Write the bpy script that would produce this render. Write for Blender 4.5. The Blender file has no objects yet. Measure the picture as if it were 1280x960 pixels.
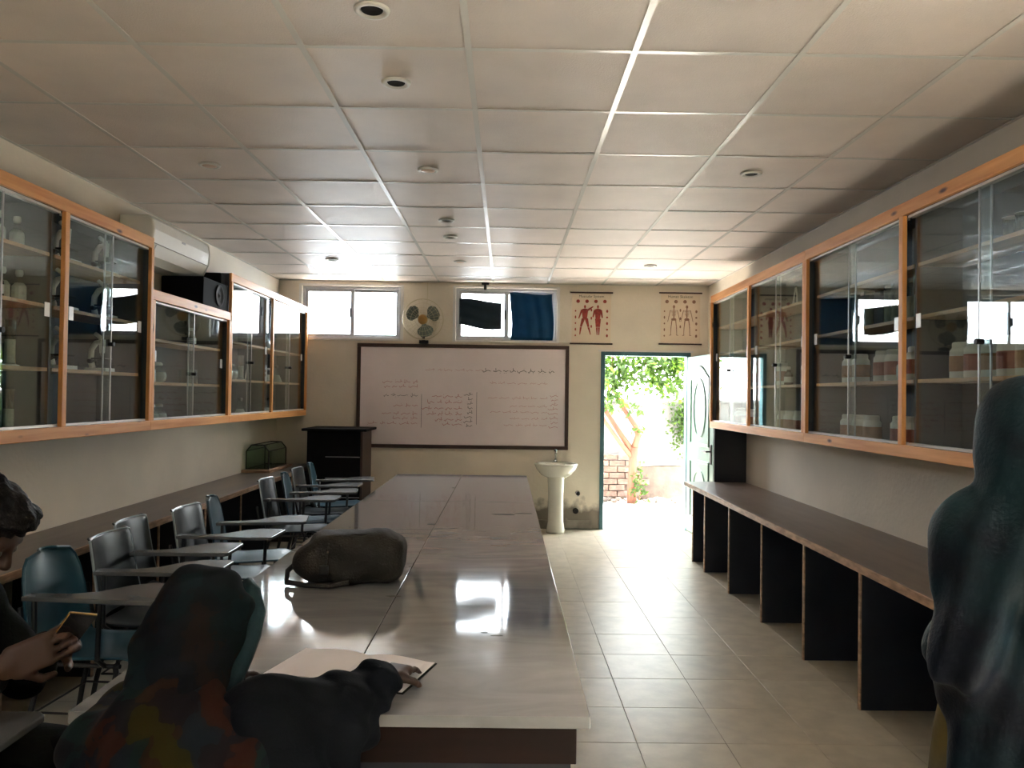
import bpy, math, random
import numpy as np
from mathutils import Vector, Matrix

scene = bpy.context.scene
COL = scene.collection
rng = random.Random(7)

# ------------------------------------------------------------------ camera
CAM_Z = 1.48
F_PX, PITCH, YAW, ROLL = 980.28, 0.01544, 0.00784, 0.01381
cam_data = bpy.data.cameras.new('camera')
cam_data.sensor_fit = 'HORIZONTAL'
cam_data.sensor_width = 36.0
cam_data.lens = F_PX / 1280.0 * 36.0
cam_data.clip_start = 0.05
cam_data.clip_end = 200
cam = bpy.data.objects.new('camera', cam_data)
COL.objects.link(cam)
fw = Vector((math.sin(YAW) * math.cos(PITCH), math.cos(YAW) * math.cos(PITCH), math.sin(PITCH)))
r0 = Vector((math.cos(YAW), -math.sin(YAW), 0))
u0 = r0.cross(fw)
rt = math.cos(ROLL) * r0 + math.sin(ROLL) * u0
up = -math.sin(ROLL) * r0 + math.cos(ROLL) * u0
cam.matrix_world = Matrix(((rt.x, up.x, -fw.x, 0), (rt.y, up.y, -fw.y, 0), (rt.z, up.z, -fw.z, CAM_Z), (0, 0, 0, 1)))
scene.camera = cam

# ------------------------------------------------------------------ world, sun, exposure
SKY = 4.5
SUN = 20.0
world = bpy.data.worlds.new('hazy_sky')
scene.world = world
world.use_nodes = True
bg = world.node_tree.nodes['Background']
bg.inputs[0].default_value = (0.93, 0.97, 1.0, 1)
bg.inputs[1].default_value = SKY
sun_d = bpy.data.lights.new('sun', 'SUN')
sun_d.energy = SUN
sun_d.angle = math.radians(0.6)
sun_d.color = (1.0, 0.97, 0.92)
sun = bpy.data.objects.new('sun', sun_d)
COL.objects.link(sun)
sun.rotation_euler = Vector((0.42, -0.06, 0.90)).to_track_quat('Z', 'Y').to_euler()
sun.location = (6, 10, 12)


def portal(name, loc, sx, sz, ang=-90, rz=0):
    d = bpy.data.lights.new(name, 'AREA')
    d.shape = 'RECTANGLE'
    d.size = sx
    d.size_y = sz
    d.cycles.is_portal = True
    o = bpy.data.objects.new(name, d)
    COL.objects.link(o)
    o.location = loc
    o.rotation_euler = (math.radians(ang), 0, math.radians(rz))     # -90 faces -Y, into the room
    return o


portal('sky_portal', (-1.745, 9.02, 2.395), 1.12, 0.6)
portal('sky_portal', (-0.005, 9.02, 2.395), 1.14, 0.6)
portal('sky_portal', (1.565, 9.02, 0.99), 0.98, 1.98)
portal('sky_portal', (-2.0, -1.52, 2.395), 0.6, 0.59, 90)
portal('sky_portal', (2.49, 0.1, 1.5), 2.0, 1.3, 90, 90)
portal('sky_portal', (1.45, -1.52, 1.5), 1.5, 1.3, 90)

scene.view_settings.view_transform = 'Standard'
scene.view_settings.look = 'None'
scene.view_settings.exposure = 2.85
scene.view_settings.gamma = 1.0
scene.view_settings.use_curve_mapping = False
scene.cycles.max_bounces = 10
scene.cycles.diffuse_bounces = 6
scene.cycles.glossy_bounces = 5
scene.cycles.transparent_max_bounces = 24
scene.cycles.caustics_reflective = False
scene.cycles.caustics_refractive = False
scene.cycles.sample_clamp_indirect = 12

# ------------------------------------------------------------------ room measures
XL, XR = -2.56, 2.27
YF, YB = -1.3, 8.8
ZC = 2.746
WT = 0.2


# ------------------------------------------------------------------ materials
def nodes_of(m):
    m.use_nodes = True
    nt = m.node_tree
    return nt, nt.nodes, nt.links, nt.nodes['Principled BSDF']


def M(name, col, rough=0.5, metal=0.0, var=0.0, vs=6.0, sc=(1, 1, 1), bump=0.0, bs=60.0, rnd=0.0,
      spec=0.5, coat=0.0, col2=None, lo=0.35, hi=0.65):
    m = bpy.data.materials.new(name)
    nt, N, L, b = nodes_of(m)
    b.inputs['Roughness'].default_value = rough
    b.inputs['Metallic'].default_value = metal
    b.inputs['Specular IOR Level'].default_value = spec
    b.inputs['Coat Weight'].default_value = coat
    b.inputs['Base Color'].default_value = (*col, 1)
    tc = N.new('ShaderNodeTexCoord')
    mp = N.new('ShaderNodeMapping')
    mp.inputs['Scale'].default_value = sc
    oi = N.new('ShaderNodeObjectInfo')
    ad = N.new('ShaderNodeVectorMath')
    ad.operation = 'ADD'
    sm = N.new('ShaderNodeVectorMath')
    sm.operation = 'SCALE'
    sm.inputs[0].default_value = (7.3, 3.1, 5.7)
    L.new(oi.outputs['Random'], sm.inputs['Scale'])
    L.new(tc.outputs['Object'], mp.inputs['Vector'])
    L.new(mp.outputs[0], ad.inputs[0])
    L.new(sm.outputs[0], ad.inputs[1])
    out = None
    if var > 0 or col2 is not None:
        no = N.new('ShaderNodeTexNoise')
        no.inputs['Scale'].default_value = vs
        no.inputs['Detail'].default_value = 5
        L.new(ad.outputs[0], no.inputs['Vector'])
        rp = N.new('ShaderNodeMapRange')
        rp.inputs[1].default_value = lo
        rp.inputs[2].default_value = hi
        L.new(no.outputs[0], rp.inputs[0])
        mx = N.new('ShaderNodeMix')
        mx.data_type = 'RGBA'
        mx.inputs[6].default_value = (*col, 1)
        c2 = col2 if col2 is not None else tuple(c * (1 - var) for c in col)
        mx.inputs[7].default_value = (*c2, 1)
        L.new(rp.outputs[0], mx.inputs[0])
        out = mx.outputs[2]
        L.new(out, b.inputs['Base Color'])
    if rnd > 0:
        hs = N.new('ShaderNodeHueSaturation')
        mr = N.new('ShaderNodeMapRange')
        mr.inputs[3].default_value = 1 - rnd
        mr.inputs[4].default_value = 1 + rnd
        L.new(oi.outputs['Random'], mr.inputs[0])
        L.new(mr.outputs[0], hs.inputs['Value'])
        if out is not None:
            L.new(out, hs.inputs['Color'])
        else:
            hs.inputs['Color'].default_value = (*col, 1)
        L.new(hs.outputs[0], b.inputs['Base Color'])
    if bump > 0:
        n2 = N.new('ShaderNodeTexNoise')
        n2.inputs['Scale'].default_value = bs
        n2.inputs['Detail'].default_value = 4
        L.new(ad.outputs[0], n2.inputs['Vector'])
        bp = N.new('ShaderNodeBump')
        bp.inputs['Strength'].default_value = bump
        bp.inputs['Distance'].default_value = 0.01
        L.new(n2.outputs[0], bp.inputs['Height'])
        L.new(bp.outputs[0], b.inputs['Normal'])
    return m


def pine(name, grain):
    m = bpy.data.materials.new(name)
    nt, N, L, b = nodes_of(m)
    b.inputs['Roughness'].default_value = 0.45
    tc = N.new('ShaderNodeTexCoord')
    oi = N.new('ShaderNodeObjectInfo')
    sm = N.new('ShaderNodeVectorMath'); sm.operation = 'SCALE'
    sm.inputs[0].default_value = (7.3, 3.1, 5.7)
    L.new(oi.outputs['Random'], sm.inputs['Scale'])
    ad = N.new('ShaderNodeVectorMath'); ad.operation = 'ADD'
    L.new(tc.outputs['Object'], ad.inputs[0]); L.new(sm.outputs[0], ad.inputs[1])
    s = [28, 28, 28]; s['XYZ'.index(grain)] = 1.6
    mp = N.new('ShaderNodeMapping'); mp.inputs['Scale'].default_value = s
    L.new(ad.outputs[0], mp.inputs[0])
    no = N.new('ShaderNodeTexNoise'); no.inputs['Scale'].default_value = 1.0; no.inputs['Detail'].default_value = 4
    L.new(mp.outputs[0], no.inputs['Vector'])
    cr = N.new('ShaderNodeValToRGB')
    cr.color_ramp.elements[0].position = 0.3; cr.color_ramp.elements[0].color = (0.70, 0.27, 0.07, 1)
    cr.color_ramp.elements[1].position = 0.7; cr.color_ramp.elements[1].color = (0.92, 0.47, 0.17, 1)
    L.new(no.outputs[0], cr.inputs[0])
    s2 = [9, 9, 9]; s2['XYZ'.index(grain)] = 3.0
    m2 = N.new('ShaderNodeMapping'); m2.inputs['Scale'].default_value = s2
    L.new(ad.outputs[0], m2.inputs[0])
    vo = N.new('ShaderNodeTexVoronoi'); vo.inputs['Scale'].default_value = 1.0
    L.new(m2.outputs[0], vo.inputs['Vector'])
    mr = N.new('ShaderNodeMapRange'); mr.inputs[1].default_value = 0.05; mr.inputs[2].default_value = 0.13
    L.new(vo.outputs['Distance'], mr.inputs[0])
    mx = N.new('ShaderNodeMix'); mx.data_type = 'RGBA'
    mx.inputs[6].default_value = (0.11, 0.03, 0.01, 1)
    L.new(mr.outputs[0], mx.inputs[0]); L.new(cr.outputs[0], mx.inputs[7])
    L.new(mx.outputs[2], b.inputs['Base Color'])
    return m


def glass_mat(name, tint, refl=1.0):
    m = bpy.data.materials.new(name)
    m.use_nodes = True
    nt = m.node_tree; N = nt.nodes; L = nt.links
    N.clear()
    out = N.new('ShaderNodeOutputMaterial')
    mixs = N.new('ShaderNodeMixShader')
    tr = N.new('ShaderNodeBsdfTransparent'); tr.inputs[0].default_value = (*tint, 1)
    gl = N.new('ShaderNodeBsdfGlossy'); gl.inputs['Roughness'].default_value = 0.0
    gl.inputs[0].default_value = (0.95, 1, 1, 1)
    lw = N.new('ShaderNodeLayerWeight'); lw.inputs[0].default_value = 0.5
    pw = N.new('ShaderNodeMath'); pw.operation = 'POWER'; pw.inputs[1].default_value = 5
    ml = N.new('ShaderNodeMath'); ml.operation = 'MULTIPLY_ADD'
    ml.inputs[1].default_value = 0.95 * refl; ml.inputs[2].default_value = 0.045 * refl
    L.new(lw.outputs['Facing'], pw.inputs[0]); L.new(pw.outputs[0], ml.inputs[0])
    L.new(ml.outputs[0], mixs.inputs[0]); L.new(tr.outputs[0], mixs.inputs[1]); L.new(gl.outputs[0], mixs.inputs[2])
    L.new(mixs.outputs[0], out.inputs[0])
    return m


def translucent_mat(name, col, tcol, fac=0.5, var=0.3, vs=8, rnd=0.0):
    m = M(name, col, rough=0.8, var=var, vs=vs, rnd=rnd)
    nt = m.node_tree; N = nt.nodes; L = nt.links
    b = N['Principled BSDF']
    t = N.new('ShaderNodeBsdfTranslucent'); t.inputs[0].default_value = (*tcol, 1)
    mx = N.new('ShaderNodeMixShader'); mx.inputs[0].default_value = fac
    L.new(b.outputs[0], mx.inputs[1]); L.new(t.outputs[0], mx.inputs[2])
    L.new(mx.outputs[0], N['Material Output'].inputs[0])
    return m


def marble_mat():
    m = bpy.data.materials.new('grey_marble')
    nt, N, L, b = nodes_of(m)
    b.inputs['Roughness'].default_value = 0.13
    b.inputs['Specular IOR Level'].default_value = 1.0
    tc = N.new('ShaderNodeTexCoord'); oi = N.new('ShaderNodeObjectInfo')
    sm = N.new('ShaderNodeVectorMath'); sm.operation = 'SCALE'; sm.inputs[0].default_value = (7.3, 3.1, 5.7)
    L.new(oi.outputs['Random'], sm.inputs['Scale'])
    ad = N.new('ShaderNodeVectorMath'); ad.operation = 'ADD'
    L.new(tc.outputs['Object'], ad.inputs[0]); L.new(sm.outputs[0], ad.inputs[1])
    mp = N.new('ShaderNodeMapping'); mp.inputs['Scale'].default_value = (1.5, 5, 3)
    mp.inputs['Rotation'].default_value = (0, 0, 0.12)
    L.new(ad.outputs[0], mp.inputs[0])
    no = N.new('ShaderNodeTexNoise'); no.inputs['Scale'].default_value = 1.6; no.inputs['Detail'].default_value = 7
    no.inputs['Distortion'].default_value = 1.4
    L.new(mp.outputs[0], no.inputs['Vector'])
    cr = N.new('ShaderNodeValToRGB')
    e = cr.color_ramp.elements
    e[0].position = 0.32; e[0].color = (0.195, 0.198, 0.208, 1)
    e[1].position = 0.62; e[1].color = (0.262, 0.264, 0.272, 1)
    L.new(no.outputs[0], cr.inputs[0])
    L.new(cr.outputs[0], b.inputs['Base Color'])
    n2 = N.new('ShaderNodeTexNoise'); n2.inputs['Scale'].default_value = 5
    L.new(mp.outputs[0], n2.inputs['Vector'])
    mr = N.new('ShaderNodeMapRange'); mr.inputs[3].default_value = 0.035; mr.inputs[4].default_value = 0.09
    L.new(n2.outputs[0], mr.inputs[0]); L.new(mr.outputs[0], b.inputs['Roughness'])
    return m


def plaster_wall(name, stain=False):
    m = M(name, (0.78, 0.705, 0.595), rough=0.75, var=0.12, vs=1.6, bump=0.25, bs=35)
    if not stain:
        return m
    nt = m.node_tree; N = nt.nodes; L = nt.links
    b = N['Principled BSDF']
    src = b.inputs['Base Color'].links[0].from_socket
    geo = N.new('ShaderNodeNewGeometry')
    sp = N.new('ShaderNodeSeparateXYZ'); L.new(geo.outputs['Position'], sp.inputs[0])
    no = N.new('ShaderNodeTexNoise'); no.inputs['Scale'].default_value = 7; no.inputs['Detail'].default_value = 6
    L.new(geo.outputs['Position'], no.inputs['Vector'])
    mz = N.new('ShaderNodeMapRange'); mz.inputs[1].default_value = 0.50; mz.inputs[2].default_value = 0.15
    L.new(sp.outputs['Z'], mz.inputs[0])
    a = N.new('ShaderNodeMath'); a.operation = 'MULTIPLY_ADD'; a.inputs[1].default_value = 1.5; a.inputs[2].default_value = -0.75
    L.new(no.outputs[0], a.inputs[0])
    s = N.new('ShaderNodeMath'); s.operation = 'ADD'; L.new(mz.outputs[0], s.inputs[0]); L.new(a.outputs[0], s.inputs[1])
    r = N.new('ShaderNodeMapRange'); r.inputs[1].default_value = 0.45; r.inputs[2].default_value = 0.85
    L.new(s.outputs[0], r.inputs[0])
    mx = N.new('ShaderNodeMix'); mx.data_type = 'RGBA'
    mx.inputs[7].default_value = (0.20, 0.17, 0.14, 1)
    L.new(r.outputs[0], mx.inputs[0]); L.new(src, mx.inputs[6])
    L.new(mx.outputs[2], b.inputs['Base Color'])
    return m


def patterned(name, cols, scale=9.0, rough=0.85):
    m = bpy.data.materials.new(name)
    nt, N, L, b = nodes_of(m)
    b.inputs['Roughness'].default_value = rough
    b.inputs['Specular IOR Level'].default_value = 0.12
    tc = N.new('ShaderNodeTexCoord')
    no = N.new('ShaderNodeTexNoise'); no.inputs['Scale'].default_value = scale * 0.7
    L.new(tc.outputs['Object'], no.inputs['Vector'])
    mxv = N.new('ShaderNodeMix'); mxv.data_type = 'VECTOR'; mxv.inputs[0].default_value = 0.12
    L.new(tc.outputs['Object'], mxv.inputs[4]); L.new(no.outputs['Color'], mxv.inputs[5])
    vo = N.new('ShaderNodeTexVoronoi'); vo.inputs['Scale'].default_value = scale
    L.new(mxv.outputs[1], vo.inputs['Vector'])
    sp = N.new('ShaderNodeSeparateColor'); L.new(vo.outputs['Color'], sp.inputs[0])
    cr = N.new('ShaderNodeValToRGB'); cr.color_ramp.interpolation = 'CONSTANT'
    for i, c in enumerate(cols):
        e = cr.color_ramp.elements[i] if i < 2 else cr.color_ramp.elements.new(i / len(cols))
        e.position = i / len(cols); e.color = (*c, 1)
    L.new(sp.outputs[0], cr.inputs[0]); L.new(cr.outputs[0], b.inputs['Base Color'])
    return m


MAT = dict(
    wall=plaster_wall('cream_plaster'), wall_stain=plaster_wall('cream_plaster_damp', True),
    tile_c=M('ceiling_board', (0.765, 0.68, 0.625), rough=0.5, var=0.10, vs=3, bump=0.25, bs=160, rnd=0.05),
    tee=M('white_metal_grid', (0.80, 0.78, 0.74), rough=0.25, metal=0.0, spec=0.7),
    slab=M('concrete_slab', (0.30, 0.28, 0.26), rough=0.9, var=0.2),
    grout=M('dark_grout', (0.20, 0.18, 0.14), rough=0.9, var=0.2),
    floor=M('terrazzo_tile', (0.52, 0.46, 0.36), rough=0.33, var=0.18, vs=9, bump=0.12, bs=9, rnd=0.05, spec=0.4),
    pine_y=pine('knotty_pine_long', 'Y'), pine_z=pine('knotty_pine_upright', 'Z'),
    shelf=M('shelf_pine', (0.62, 0.35, 0.17), rough=0.5, var=0.3, vs=3, sc=(12, 1, 12)),
    dark_lam=M('dark_navy_laminate', (0.018, 0.022, 0.035), rough=0.45, var=0.3, vs=3),
    cab_in=M('cabinet_grey_laminate', (0.070, 0.075, 0.092), rough=0.6, var=0.2, vs=3),
    alu=M('pale_aluminium', (0.72, 0.70, 0.68), rough=0.35, metal=0.3, var=0.1),
    alu_g=M('grey_aluminium', (0.42, 0.42, 0.44), rough=0.35, metal=0.4, var=0.1),
    glass=glass_mat('cabinet_glass', (0.90, 0.955, 0.955), 1.1), pane=glass_mat('window_glass', (0.95, 0.97, 0.98)),
    tank=glass_mat('green_tank_glass', (0.62, 0.74, 0.64)), jarglass=glass_mat('bottle_glass', (0.86, 0.9, 0.88), 2.0),
    black=M('black_plastic', (0.008, 0.008, 0.009), rough=0.5, var=0.2, spec=0.3),
    matte=M('matte_black', (0.007, 0.007, 0.008), rough=0.75, var=0.2, spec=0.12),
    white=M('white_plastic', (0.78, 0.76, 0.72), rough=0.35, var=0.06),
    microscope=M('off_white_enamel', (0.80, 0.78, 0.74), rough=0.4, var=0.1),
    ceramic=M('white_ceramic', (0.76, 0.76, 0.68), rough=0.12, var=0.06, vs=2, spec=0.6),
    chrome=M('chrome', (0.65, 0.65, 0.66), rough=0.15, metal=1.0),
    steel=M('dark_steel_tube', (0.06, 0.06, 0.065), rough=0.35, metal=0.7),
    marble=marble_mat(), top_lam=M('brown_laminate', (0.17, 0.125, 0.10), rough=0.33, var=0.25, vs=2.5, sc=(6, 1, 6)),
    edge=M('worn_wood_edge', (0.50, 0.31, 0.19), rough=0.5, var=0.45, vs=6, sc=(3, 2, 8)),
    redwood=M('dark_red_wood', (0.014, 0.004, 0.003), spec=0.25, rough=0.5, var=0.4, vs=3, sc=(1, 8, 8)),
    frame=M('dark_brown_wood', (0.05, 0.018, 0.012), rough=0.4, var=0.3),
    board=M('whiteboard_surface', (0.80, 0.71, 0.735), rough=0.13, var=0.08, vs=2.5, spec=0.5),
    ink_k=M('black_marker', (0.05, 0.04, 0.05), rough=0.6), ink_r=M('red_marker', (0.42, 0.12, 0.13), rough=0.6),
    teal=M('teal_painted_steel', (0.06, 0.16, 0.19), rough=0.4, var=0.2), mint=M('mint_painted_door', (0.11, 0.20, 0.15), rough=0.4, var=0.06),
    skirting=M('grey_skirting_tile', (0.30, 0.26, 0.22), rough=0.4, var=0.4, vs=8),
    paper=M('chart_paper', (0.74, 0.62, 0.48), rough=0.6, var=0.06), note=M('note_paper', (0.74, 0.70, 0.72), rough=0.7, var=0.05),
    print_r=M('red_print', (0.42, 0.05, 0.03), rough=0.6, var=0.4, vs=40), print_b=M('brown_print', (0.33, 0.17, 0.11), rough=0.6, var=0.4, vs=40),
    print_k=M('black_print', (0.04, 0.03, 0.03), rough=0.6),
    blue_cloth=translucent_mat('blue_curtain_cloth', (0.004, 0.07, 0.15), (0.002, 0.042, 0.085), 0.4),
    dark_cloth=translucent_mat('slate_curtain_cloth', (0.02, 0.035, 0.05), (0.012, 0.03, 0.04), 0.3),
    fan_blade=M('grey_green_fan_blade', (0.10, 0.125, 0.10), rough=0.35, var=0.2), fan_hub=M('amber_fan_hub', (0.50, 0.26, 0.06), rough=0.35, var=0.2),
    wire=M('cream_wire', (0.55, 0.48, 0.33), rough=0.4),
    chair_k=M('charcoal_chair_shell', (0.014, 0.020, 0.023), spec=0.35, rough=0.33, var=0.2, vs=3),
    chair_b=M('blue_chair_shell', (0.018, 0.075, 0.115), rough=0.33, var=0.2, vs=3),
    rim=M('pale_chair_rim', (0.30, 0.36, 0.40), rough=0.3), tablet=M('grey_writing_tablet', (0.13, 0.13, 0.135), rough=0.25, var=0.3, vs=4),
    bag=M('dark_taupe_canvas', (0.020, 0.016, 0.012), rough=0.75, var=0.35, vs=9, bump=0.4, bs=120),
    strap=M('dark_webbing', (0.018, 0.015, 0.013), rough=0.8, bump=0.4, bs=200),
    skin=M('skin', (0.055, 0.025, 0.016), rough=0.5, var=0.12, vs=20), hair=M('black_hair', (0.006, 0.005, 0.005), spec=0.2, rough=0.6, var=0.3, vs=60, bump=0.6, bs=110),
    dark_wear=M('dark_grey_cotton', (0.008, 0.010, 0.010), spec=0.15, rough=0.85, var=0.3, vs=10, bump=0.2, bs=150),
    navy_wear=M('navy_cotton', (0.004, 0.005, 0.008), spec=0.1, rough=0.85, var=0.3, vs=10, bump=0.2, bs=150),
    olive=M('olive_yellow_fabric', (0.11, 0.08, 0.012), rough=0.8, var=0.4, vs=14),
    shawl_p=patterned('floral_shawl', [(0.004, 0.004, 0.007), (0.018, 0.005, 0.003), (0.004, 0.005, 0.009), (0.017, 0.0135, 0.002), (0.004, 0.011, 0.012), (0.006, 0.004, 0.006), (0.016, 0.007, 0.004), (0.005, 0.008, 0.013)], 21),
    scarf=patterned('dark_head_scarf', [(0.003, 0.004, 0.007), (0.002, 0.005, 0.007), (0.007, 0.004, 0.004), (0.003, 0.008, 0.011), (0.002, 0.003, 0.005)], 26),
    shawl_t=M('teal_navy_shawl', (0.008, 0.027, 0.036), spec=0.2, rough=0.6, col2=(0.003, 0.005, 0.012), vs=5, lo=0.4, hi=0.6, bump=0.2, bs=120),
    screen=M('phone_black_glass', (0.02, 0.02, 0.022), rough=0.08, spec=0.8), gold=M('gold_phone_edge', (0.5, 0.3, 0.1), rough=0.25, metal=0.9),
    lid_w=M('white_lid', (0.72, 0.70, 0.66), rough=0.4), lab_red=M('red_jar_label', (0.42, 0.13, 0.09), rough=0.6, var=0.3, vs=30),
    lab_or=M('orange_jar_label', (0.48, 0.24, 0.12), rough=0.6, var=0.3, vs=30), amber=M('amber_glass', (0.10, 0.045, 0.015), rough=0.15),
    sand=M('sunlit_concrete', (0.62, 0.58, 0.52), rough=0.9, var=0.15, vs=2, bump=0.3, bs=20),
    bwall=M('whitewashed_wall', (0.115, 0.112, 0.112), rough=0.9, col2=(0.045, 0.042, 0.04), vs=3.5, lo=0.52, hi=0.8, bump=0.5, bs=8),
    brick=M('old_brick', (0.115, 0.068, 0.05), rough=0.9, var=0.45, vs=12, rnd=0.2, bump=0.6, bs=40),
    soil=M('dirt_base', (0.085, 0.062, 0.048), rough=0.95, var=0.4, vs=6, bump=0.7, bs=15),
    bark=M('reddish_bark', (0.11, 0.036, 0.015), rough=0.8, var=0.4, vs=12, sc=(1, 1, 0.25), bump=0.7, bs=30),
    leaf=translucent_mat('fresh_green_leaf', (0.022, 0.055, 0.005), (0.060, 0.120, 0.008), 0.5, var=0.5, vs=3),
    stone=M('rubble_stone', (0.10, 0.075, 0.062), rough=0.9, var=0.35, vs=9, rnd=0.3),
    light_screen=M('light_screen_leaf', (0.030, 0.045, 0.012), rough=0.9, var=0.5, vs=6, bump=1.0, bs=14), stain=M('dark_stone_stain', (0.03, 0.026, 0.022), rough=0.6),
    eye=M('eye_white', (0.16, 0.14, 0.13), rough=0.3),
    cable=M('grey_cable', (0.12, 0.16, 0.13), rough=0.6), lampglass=M('frosted_lamp_disc', (0.70, 0.52, 0.42), rough=0.3),
    hole=M('dark_lamp_well', (0.012, 0.011, 0.010), rough=0.7, spec=0.2),
)


# ------------------------------------------------------------------ geometry helpers
class MB:
    def __init__(self):
        self.v = []
        self.f = []

    def add(self, vs, fs):
        n = len(self.v)
        self.v += [tuple(p) for p in vs]
        self.f += [tuple(i + n for i in f) for f in fs]
        return self

    def box(self, x0, x1, y0, y1, z0, z1):
        v = [(x0, y0, z0), (x1, y0, z0), (x1, y1, z0), (x0, y1, z0), (x0, y0, z1), (x1, y0, z1), (x1, y1, z1), (x0, y1, z1)]
        return self.add(v, [(0, 3, 2, 1), (4, 5, 6, 7), (0, 1, 5, 4), (1, 2, 6, 5), (2, 3, 7, 6), (3, 0, 4, 7)])

    def obox(self, c, half, R):
        v = []
        for s in ((-1, -1, -1), (1, -1, -1), (1, 1, -1), (-1, 1, -1), (-1, -1, 1), (1, -1, 1), (1, 1, 1), (-1, 1, 1)):
            v.append(Vector(c) + R @ Vector((s[0] * half[0], s[1] * half[1], s[2] * half[2])))
        return self.add(v, [(0, 3, 2, 1), (4, 5, 6, 7), (0, 1, 5, 4), (1, 2, 6, 5), (2, 3, 7, 6), (3, 0, 4, 7)])

    def tube(self, pts, r, n=8, closed=False, cap=True):
        pts = [Vector(p) for p in pts]
        rr = r if isinstance(r, (list, tuple)) else [r] * len(pts)
        vs = []
        ref = None
        m = len(pts)
        for i, p in enumerate(pts):
            a = pts[(i - 1) % m] if (closed or i > 0) else p
            b = pts[(i + 1) % m] if (closed or i < m - 1) else p
            t = (b - a).normalized()
            if ref is None:
                ref = Vector((0, 0, 1)) if abs(t.z) < 0.9 else Vector((1, 0, 0))
            x = (ref - t * ref.dot(t)).normalized()
            ref = x
            y = t.cross(x)
            for k in range(n):
                an = 2 * math.pi * k / n
                vs.append(p + (x * math.cos(an) + y * math.sin(an)) * rr[i])
        fs = []
        for i in range(m if closed else m - 1):
            j = (i + 1) % m
            for k in range(n):
                fs.append((i * n + k, i * n + (k + 1) % n, j * n + (k + 1) % n, j * n + k))
        if cap and not closed:
            fs.append(tuple(range(n))[::-1])
            fs.append(tuple((m - 1) * n + k for k in range(n)))
        return self.add(vs, fs)

    def lathe(self, prof, c=(0, 0, 0), n=24, sx=1, sy=1):
        c = Vector(c)
        vs = []
        for r, z in prof:
            for k in range(n):
                a = 2 * math.pi * k / n
                vs.append(c + Vector((r * math.cos(a) * sx, r * math.sin(a) * sy, z)))
        fs = []
        for i in range(len(prof) - 1):
            for k in range(n):
                fs.append((i * n + k, i * n + (k + 1) % n, (i + 1) * n + (k + 1) % n, (i + 1) * n + k))
        if prof[0][0] > 1e-4:
            fs.append(tuple(range(n))[::-1])
        if prof[-1][0] > 1e-4:
            fs.append(tuple((len(prof) - 1) * n + k for k in range(n)))
        return self.add(vs, fs)

    def prism(self, poly, axis, a, b):
        """poly of 2-D points extruded along axis from a to b (counter-clockwise seen against the axis)"""
        def P(p, t):
            return {'X': (t, p[0], p[1]), 'Y': (p[0], t, p[1]), 'Z': (p[0], p[1], t)}[axis]
        n = len(poly)
        vs = [P(p, a) for p in poly] + [P(p, b) for p in poly]
        fs = [tuple(range(n))[::-1], tuple(range(n, 2 * n))]
        for i in range(n):
            j = (i + 1) % n
            fs.append((i, j, n + j, n + i))
        return self.add(vs, fs)

    def ball(self, c, r, n=10, m=7):
        prof = [(max(1e-5, math.sin(math.pi * i / m)), -math.cos(math.pi * i / m)) for i in range(m + 1)]
        r = r if isinstance(r, (tuple, list)) else (r, r, r)
        v0 = len(self.v)
        self.lathe(prof, (0, 0, 0), n)
        for i in range(v0, len(self.v)):
            p = self.v[i]
            self.v[i] = (c[0] + p[0] * r[0], c[1] + p[1] * r[1], c[2] + p[2] * r[2])
        return self

    def xf(self, Mx):
        self.v = [tuple(Mx @ Vector(p)) for p in self.v]
        return self


def make_mesh(name, v, f, mat, smooth=False):
    me = bpy.data.meshes.new(name)
    me.from_pydata(v, [], f)
    me.validate()
    me.update()
    import bmesh
    bm = bmesh.new(); bm.from_mesh(me)
    bmesh.ops.recalc_face_normals(bm, faces=bm.faces)
    bm.to_mesh(me); bm.free()
    if mat is not None:
        me.materials.append(MAT[mat] if isinstance(mat, str) else mat)
    if smooth:
        me.polygons.foreach_set('use_smooth', [True] * len(me.polygons))
    return me


def attach(o, parent, loc):
    if parent is None:
        return loc
    o.parent = parent
    if parent.type == 'EMPTY':
        return loc - parent.location if parent.get('w') else loc
    return loc - Vector(parent['cc'])


def part(name, mb, mat, parent=None, bevel=0.0, smooth=False, kind=None, label=None, recenter=True, autosmooth=False):
    v = np.array(mb.v, dtype=float)
    c = (v.min(0) + v.max(0)) / 2 if recenter else np.zeros(3)
    v = v - c
    me = make_mesh(name, [tuple(p) for p in v], mb.f, mat, smooth)
    o = bpy.data.objects.new(name, me)
    COL.objects.link(o)
    loc = Vector(c)
    loc = attach(o, parent, loc)
    o.location = loc
    o['cc'] = [float(x) for x in c]
    if bevel > 0:
        bv = o.modifiers.new('bevel', 'BEVEL')
        bv.width = bevel; bv.segments = 2; bv.limit_method = 'ANGLE'; bv.angle_limit = math.radians(40)
    if kind:
        o['kind'] = kind
    if label:
        o['label'] = label
    return o


def shared(name, me, loc, parent, rot=None):
    o = bpy.data.objects.new(name, me)
    COL.objects.link(o)
    o.parent = parent
    o.location = loc
    if rot:
        o.rotation_euler = rot
    return o


def thing(name, label, cat, loc=(0, 0, 0), rz=0.0, group=None, w=False):
    o = bpy.data.objects.new(name, None)
    o.empty_display_size = 0.1
    COL.objects.link(o)
    o.location = loc
    o.rotation_euler = (0, 0, rz)
    o['label'] = label
    o['category'] = cat
    if group:
        o['group'] = group
    if w:
        o['w'] = 1          # its parts are given in room coordinates
    return o


def tag(o, label, cat, group=None):
    o['label'] = label
    o['category'] = cat
    if group:
        o['group'] = group
    return o


def struct(name, mb, mat, bevel=0.0):
    o = part(name, mb, mat, None, bevel)
    o['kind'] = 'structure'
    return o


def sroot(name, loc=(0, 0, 0)):
    o = bpy.data.objects.new(name, None)
    COL.objects.link(o)
    o.location = loc
    o['kind'] = 'structure'
    o['w'] = 1
    return o


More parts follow.
